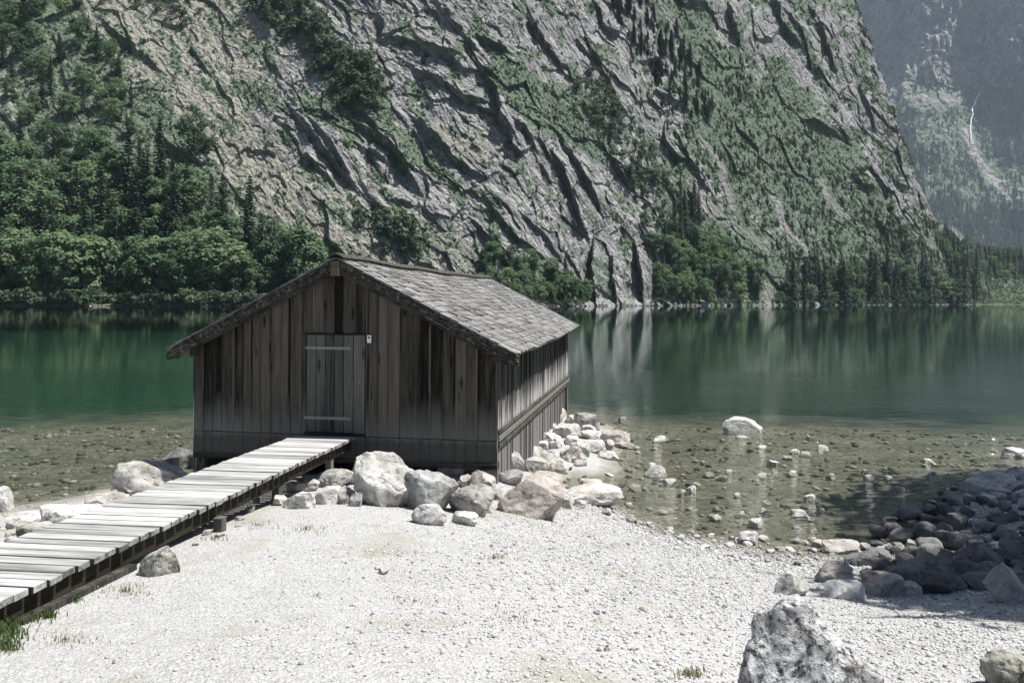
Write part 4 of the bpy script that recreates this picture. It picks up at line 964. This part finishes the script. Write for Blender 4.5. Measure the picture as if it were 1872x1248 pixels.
stand([(1710,440),(1780,475),(1885,480),(1885,515),(1800,512),(1745,520)], 100, 8.5, [(ST,.65,(20,38),1.1),(BT,.35,(14,24),1.1)], 'at the back of the meadow', 'trees at the back of the meadow', 13, False)

# woods too fine to count: low trees merged into one mesh each
def merged(name, spots, low, mat, label, cat):
    """spots: (x,y,z,width,height); low: (V, F) prototypes of tris"""
    Vs, Ts, Tn, off = [], [], [], 0
    for k, (x, y, z, w_, h_) in enumerate(spots):
        V, T = low[k % len(low)]; a = (k*2.399) % 6.283; c, s = math.cos(a), math.sin(a)
        q = V @ np.array([[c,s,0],[-s,c,0],[0,0,1]])*np.array([w_,w_,h_]) + np.array([x,y,z])
        Vs.append(q); Ts.append(T+off); Tn.append(np.full(len(T), ((k*0.618)%1)*.7)+RNG.random(len(T))*.3); off += len(V)
    o = link(name, mesh_np(name, np.concatenate(Vs), quads=np.concatenate(Ts), fattrs={'tone': np.concatenate(Tn)*1.6}), mat)
    return tag(o, label, cat, None, 'stuff')
def low_spruce(seed):
    r = np.random.default_rng(seed); C, Nn, Sz = [], [], []
    for k in range(11):
        z = .06+.92*k/11; L = .5*(1-z)**.85
        for j in range(6):
            a = r.uniform(0,6.28); C.append((math.cos(a)*L*.55, math.sin(a)*L*.55, z)); Nn.append((math.cos(a)*.7, math.sin(a)*.7, .7)); Sz.append(.10+.30*(1-z))
    V, Q = cards(np.array(C), np.array(Nn), np.array(Sz)*np.array(1.), r, .45); V[:,2] = C[0][2]*0 + np.repeat(np.array(C)[:,2],4) + (V[:,2]-np.repeat(np.array(C)[:,2],4))*.35
    return V, Q
def low_bush(seed, n=26):
    r = np.random.default_rng(seed); q = r.normal(size=(n,3)); q /= np.linalg.norm(q,axis=1,keepdims=True); C = q*.38*r.uniform(.4,1.1,(n,1)); C[:,2] += .4
    return cards(C, q+np.array([0,0,.4])+r.normal(size=(n,3))*.4, r.uniform(.10,.2,n), r)
LS, LB = [low_spruce(k) for k in range(5)], [low_bush(k) for k in range(6)]
sp = []
rB = np.random.default_rng(5); cand = np.nonzero(((ZB > 22*FS) & (ZB < 400*FS) & (UB < 1990)).ravel())[0]
dens = (.55+.9*fbm2(UB/45, ZB/70/FS, 3, 201)+.5*sstep(150,60,ZB/FS)-.7*sstep(330,400,ZB/FS) - 1.2*np.clip(scB,0,1)).ravel()
pick = rB.choice(cand, 20000, replace=False)
for i in pick:
    if dens[i] > .12+rB.random()*.75:
        x, y, z = PB.reshape(-1,3)[i]; h_ = rB.uniform(17,36); sp.append((x, y, z-.5, h_*.42, h_))
merged('far_forest', sp, LS, m_ndl, 'dark conifer forest covering the foot of the far mountain', 'forest')
sp, bu = [], []
rA = np.random.default_rng(6)
inA = np.nonzero(((VV < 556) & (VV > -50) & (UU > -60) & (UU < 1900)).ravel()[:len(wrow)*len(uA)])[0]
zone_t = np.maximum.reduce([blob(wu,wv,[(1310,150),(1390,260),(1470,330),(1560,420),(1650,500),(1740,535)],58), blob(wu,wv,[(1330,250),(1400,400),(1480,470),(1600,520)],55), .7*blob(wu,wv,[(1180,120),(1260,260),(1330,420)],38), 1.6*blob(UU,VV,[(1700,440),(1780,474),(1960,482)],26,.3)]).ravel()
pick = rA.choice(inA, 70000, replace=False); Vf, Uf = VV.ravel(), UU.ravel(); vg = veg.ravel(); Pf = PA.reshape(-1,3); nn_ = fbm2(UU/28, VV/28, 3, 211).ravel(); sf = scree.ravel(); lf = lft.ravel()
for i in pick:
    x, y, z = Pf[i]; q = y/F
    if z < .5 or sf[i] > .4: continue
    if zone_t[i]*(.55+nn_[i]*1.3) > rA.random() and rA.random() < .24:
        h_ = rA.uniform(8,18)*q
        if Uf[i] > 1690 or rA.random() < .45: sp.append((x, y, z-.05*h_, h_*.6, h_))
        else: bu.append((x, y, z-.1*h_, h_*.8, h_*.9))
    elif vg[i]*(.22+.8*max(nn_[i]+.1,0)) > rA.random():
        h_ = rA.uniform(2.5,9)*q; bu.append((x, y, z-.15*h_, h_*1.15, h_))
merged('slope_forest', sp, LS, m_ndl, 'scattered small conifers dotting the right part of the cliff', 'forest')
merged('cliff_scrub', bu, LB, m_shr, 'low green scrub growing in the cracks and ledges of the cliff', 'scrub')

# the broadleaf tree right of the picture whose crown shades the stones there
def near_tree(x, y, h, seed, rx, rz_, label):
    cm, tm = broad_proto(seed, 80, 110, .013, rx, .78, rz_)
    o = tag(bpy.data.objects.new('broadleaf_tree', None), label, 'tree'); COL.objects.link(o)
    link('crown', cm, None, o); link('trunk', tm, None, o); o.location = (x, y, float(hz(x,y))); o.scale = (h,h,h); return o
near_tree(16.0, 12.9, 15.5, 77, .22, .15, 'tall leafy tree on the right bank that shades the dark rubble')
near_tree(11.6, 8.0, 14, 78, .09, .08, 'slim leafy tree on the right bank nearest the viewer')

# ------------------------------------------------------------------ gravel and grass
PEB = [rock_shape(900+k, 1, 5, .06) for k in range(6)]
def pebbles(name, pts, sizes, mat, label, cat, zsink=.2, big=None):
    Vs, Ts, Tn, off = [], [], [], 0; z = hz(pts[:,0], pts[:,1]); r = np.random.default_rng(3)
    for k in range(len(PEB)):
        s = np.arange(len(pts)) % len(PEB) == k; p, sz, zz = pts[s], sizes[s], z[s]; V, T = PEB[k]; n = len(p)
        a = r.uniform(0, 6.283, n); c, sn = np.cos(a), np.sin(a)
        W2 = np.stack([V[None,:,0]*c[:,None]-V[None,:,1]*sn[:,None], V[None,:,0]*sn[:,None]+V[None,:,1]*c[:,None], np.repeat(V[None,:,2]*.62, n, 0)], -1)*sz[:,None,None]
        W2 += np.stack([p[:,0], p[:,1], zz-sz*zsink*.62], -1)[:,None]
        Vs.append(W2.reshape(-1,3)); Ts.append((T[None]+off+np.arange(n)[:,None,None]*len(V)).reshape(-1,3)); Tn.append(np.repeat(r.random(n), len(V))); off += n*len(V)
    me = mesh_np(name, np.concatenate(Vs), tris=np.concatenate(Ts), smooth=True, attrs={'tone': np.concatenate(Tn)})
    return tag(link(name, me, mat), label, cat, None, 'stuff')
m_peb, nt = new_mat('pebbles'); t = attr(nt,'tone')
c = ramp(nt, t, [(0,(.14,.138,.13)),(.2,(.34,.337,.328)),(.8,(.52,.517,.507)),(1,(.64,.638,.63))])
gz = N(nt,'ShaderNodeSeparateXYZ',[coords(nt)]).outputs[2]
c = mixc(nt, ramp(nt, gz, [(.03,.75),(.14,0)]), c, (.17,.155,.115)); out(nt, bsdf(nt, c, .9))
m_bedst, nt = new_mat('lake bed stones'); t = attr(nt,'tone')
out(nt, bsdf(nt, ramp(nt, t, [(0,(.06,.056,.043)),(.5,(.15,.142,.115)),(.9,(.34,.325,.285))]), .9, None, .1))
r = np.random.default_rng(8)
n = 120000; Yp = 3.2 + (r.random(n)**.62)*10.5; Xp = (r.random(n)*2-1)*(.73*Yp); pts = np.stack([Xp, Yp], 1)
zz = hz(Xp, Yp); dn = .22 + .55*sstep(-3.0, 1.5, Xp) + .6*fbm2(Xp*.8, Yp*.8, 4, 301) + .5*sstep(.45,.1,zz)
ok = (zz > -.02) & (r.random(n) < dn)
lx, ly = Xp+3.157, Yp-12.874; ok &= ~((np.abs(lx*.9946+ly*-.1037*-1.*0 - (-.1037)*ly) < .0) )
pts = pts[ok]; sz = (.008+.016*r.random(len(pts))**1.6+.03*r.random(len(pts))**18)*(.5+.5*sstep(-2.8, .8, pts[:,0]))*(1+.5*sstep(.4,.1,zz[ok])) 
pebbles('gravel', pts, sz, m_peb, 'loose white limestone pebbles covering the beach', 'gravel')
n = 6000; Yp = 10.5 + r.random(n)**.8*13; Xp = (r.random(n)*2-1)*(.75*Yp); zz = hz(Xp, Yp); ok = (zz < .03) & (zz > -1.3) & (r.random(n) < .5+fbm2(Xp*.7, Yp*.7, 3, 311))
pts = np.stack([Xp, Yp], 1)[ok]; pebbles('lake_bed_stones', pts, .05+.13*r.random(len(pts))**3, m_bedst, 'brown stones lying on the lake bed under shallow water', 'stones', .3)

m_grass = leaf_mat('grass', [(.030,.055,.018),(.06,.10,.032),(.12,.15,.06)], .3)
m_dryg = leaf_mat('dry grass', [(.16,.155,.08),(.26,.25,.15),(.36,.345,.24)], .2)
def grass(name, patches, mat, label):
    Vs, off = [], 0; r = np.random.default_rng(14); Tn = []
    for u, v, ru, rv, n, h_ in patches:
        for k in range(n):
            a, q = r.uniform(0,6.28), r.normal()*.55
            p = on_ground_fast(u+ru*q*math.cos(a), v+rv*q*math.sin(a)); hh_ = h_*r.uniform(.4,1.2); wd = h_*.05+.002; b_ = r.uniform(0,6.28); l = r.uniform(.1,.7)*hh_
            dx, dy = math.cos(b_), math.sin(b_)
            Vs += [(p[0]-dy*wd,p[1]+dx*wd,p[2]-.01),(p[0]+dy*wd,p[1]-dx*wd,p[2]-.01),(p[0]+dx*l*.4+dy*wd*.6,p[1]+dy*l*.4-dx*wd*.6,p[2]+hh_*.65),(p[0]+dx*l,p[1]+dy*l,p[2]+hh_)]; Tn.append(r.random()*1.6)
    me = mesh_np(name, Vs, quads=np.arange(len(Vs)).reshape(-1,4), fattrs={'tone': Tn}); return tag(link(name, me, mat), label, 'grass', None, 'stuff')
_gu, _gv = np.arange(-80, 1960, 20), np.arange(850, 1340, 10); _gp = np.array([[on_ground(u, v)[:] for u in _gu] for v in _gv])
def on_ground_fast(u, v):
    i, j = int(np.clip((v-850)/10, 0, len(_gv)-1)), int(np.clip((u+80)/20, 0, len(_gu)-1)); p = _gp[i, j]
    i2, j2 = min(i+1, len(_gv)-1), min(j+1, len(_gu)-1); fu, fv = (u-_gu[j])/20, (v-_gv[i])/10
    q = p + (_gp[i, j2]-p)*fu + (_gp[i2, j]-p)*fv; return (q[0], q[1], float(hz(q[0], q[1])))
grass('grass', [(10,1152,40,24,480,.075),(28,1132,38,14,260,.07),(85,1128,26,10,160,.05),(10,1185,34,14,170,.05),(1838,1246,22,6,120,.05),(135,1098,22,8,90,.05)], m_grass, 'green grass tuft at the foot of the walkway on the left')
grass('dry_grass', [(560,968,50,12,130,.035),(905,1020,40,7,90,.035),(470,960,40,10,90,.03),(230,1080,80,16,160,.035),(120,1170,90,18,110,.03),(940,1130,110,40,170,.022),(760,1100,120,30,110,.022),(1260,1235,40,10,120,.04),(390,985,40,10,90,.035),(1400,1230,14,24,40,.03),(760,1010,60,10,50,.025)], m_dryg, 'sparse yellowish grass growing through the gravel')

# ------------------------------------------------------------------ mountain air
hm, nt = new_mat('haze')
pv = N(nt,'ShaderNodeVolumePrincipled', Color=(.72,.84,1.0), Density=.00004, Anisotropy=.1)
nt.nodes.new('ShaderNodeOutputMaterial'); nt.links.new(pv.outputs[0], nt.nodes['Material Output'].inputs['Volume'])
b = MB(); b.box(-9000, 9000, -120, 6000, -12, 2600)
hz_o = b.build('haze', hm); tag(hz_o, 'thin bluish mountain haze filling the valley', 'haze', None, 'stuff')
print('objects', len(bpy.data.objects))
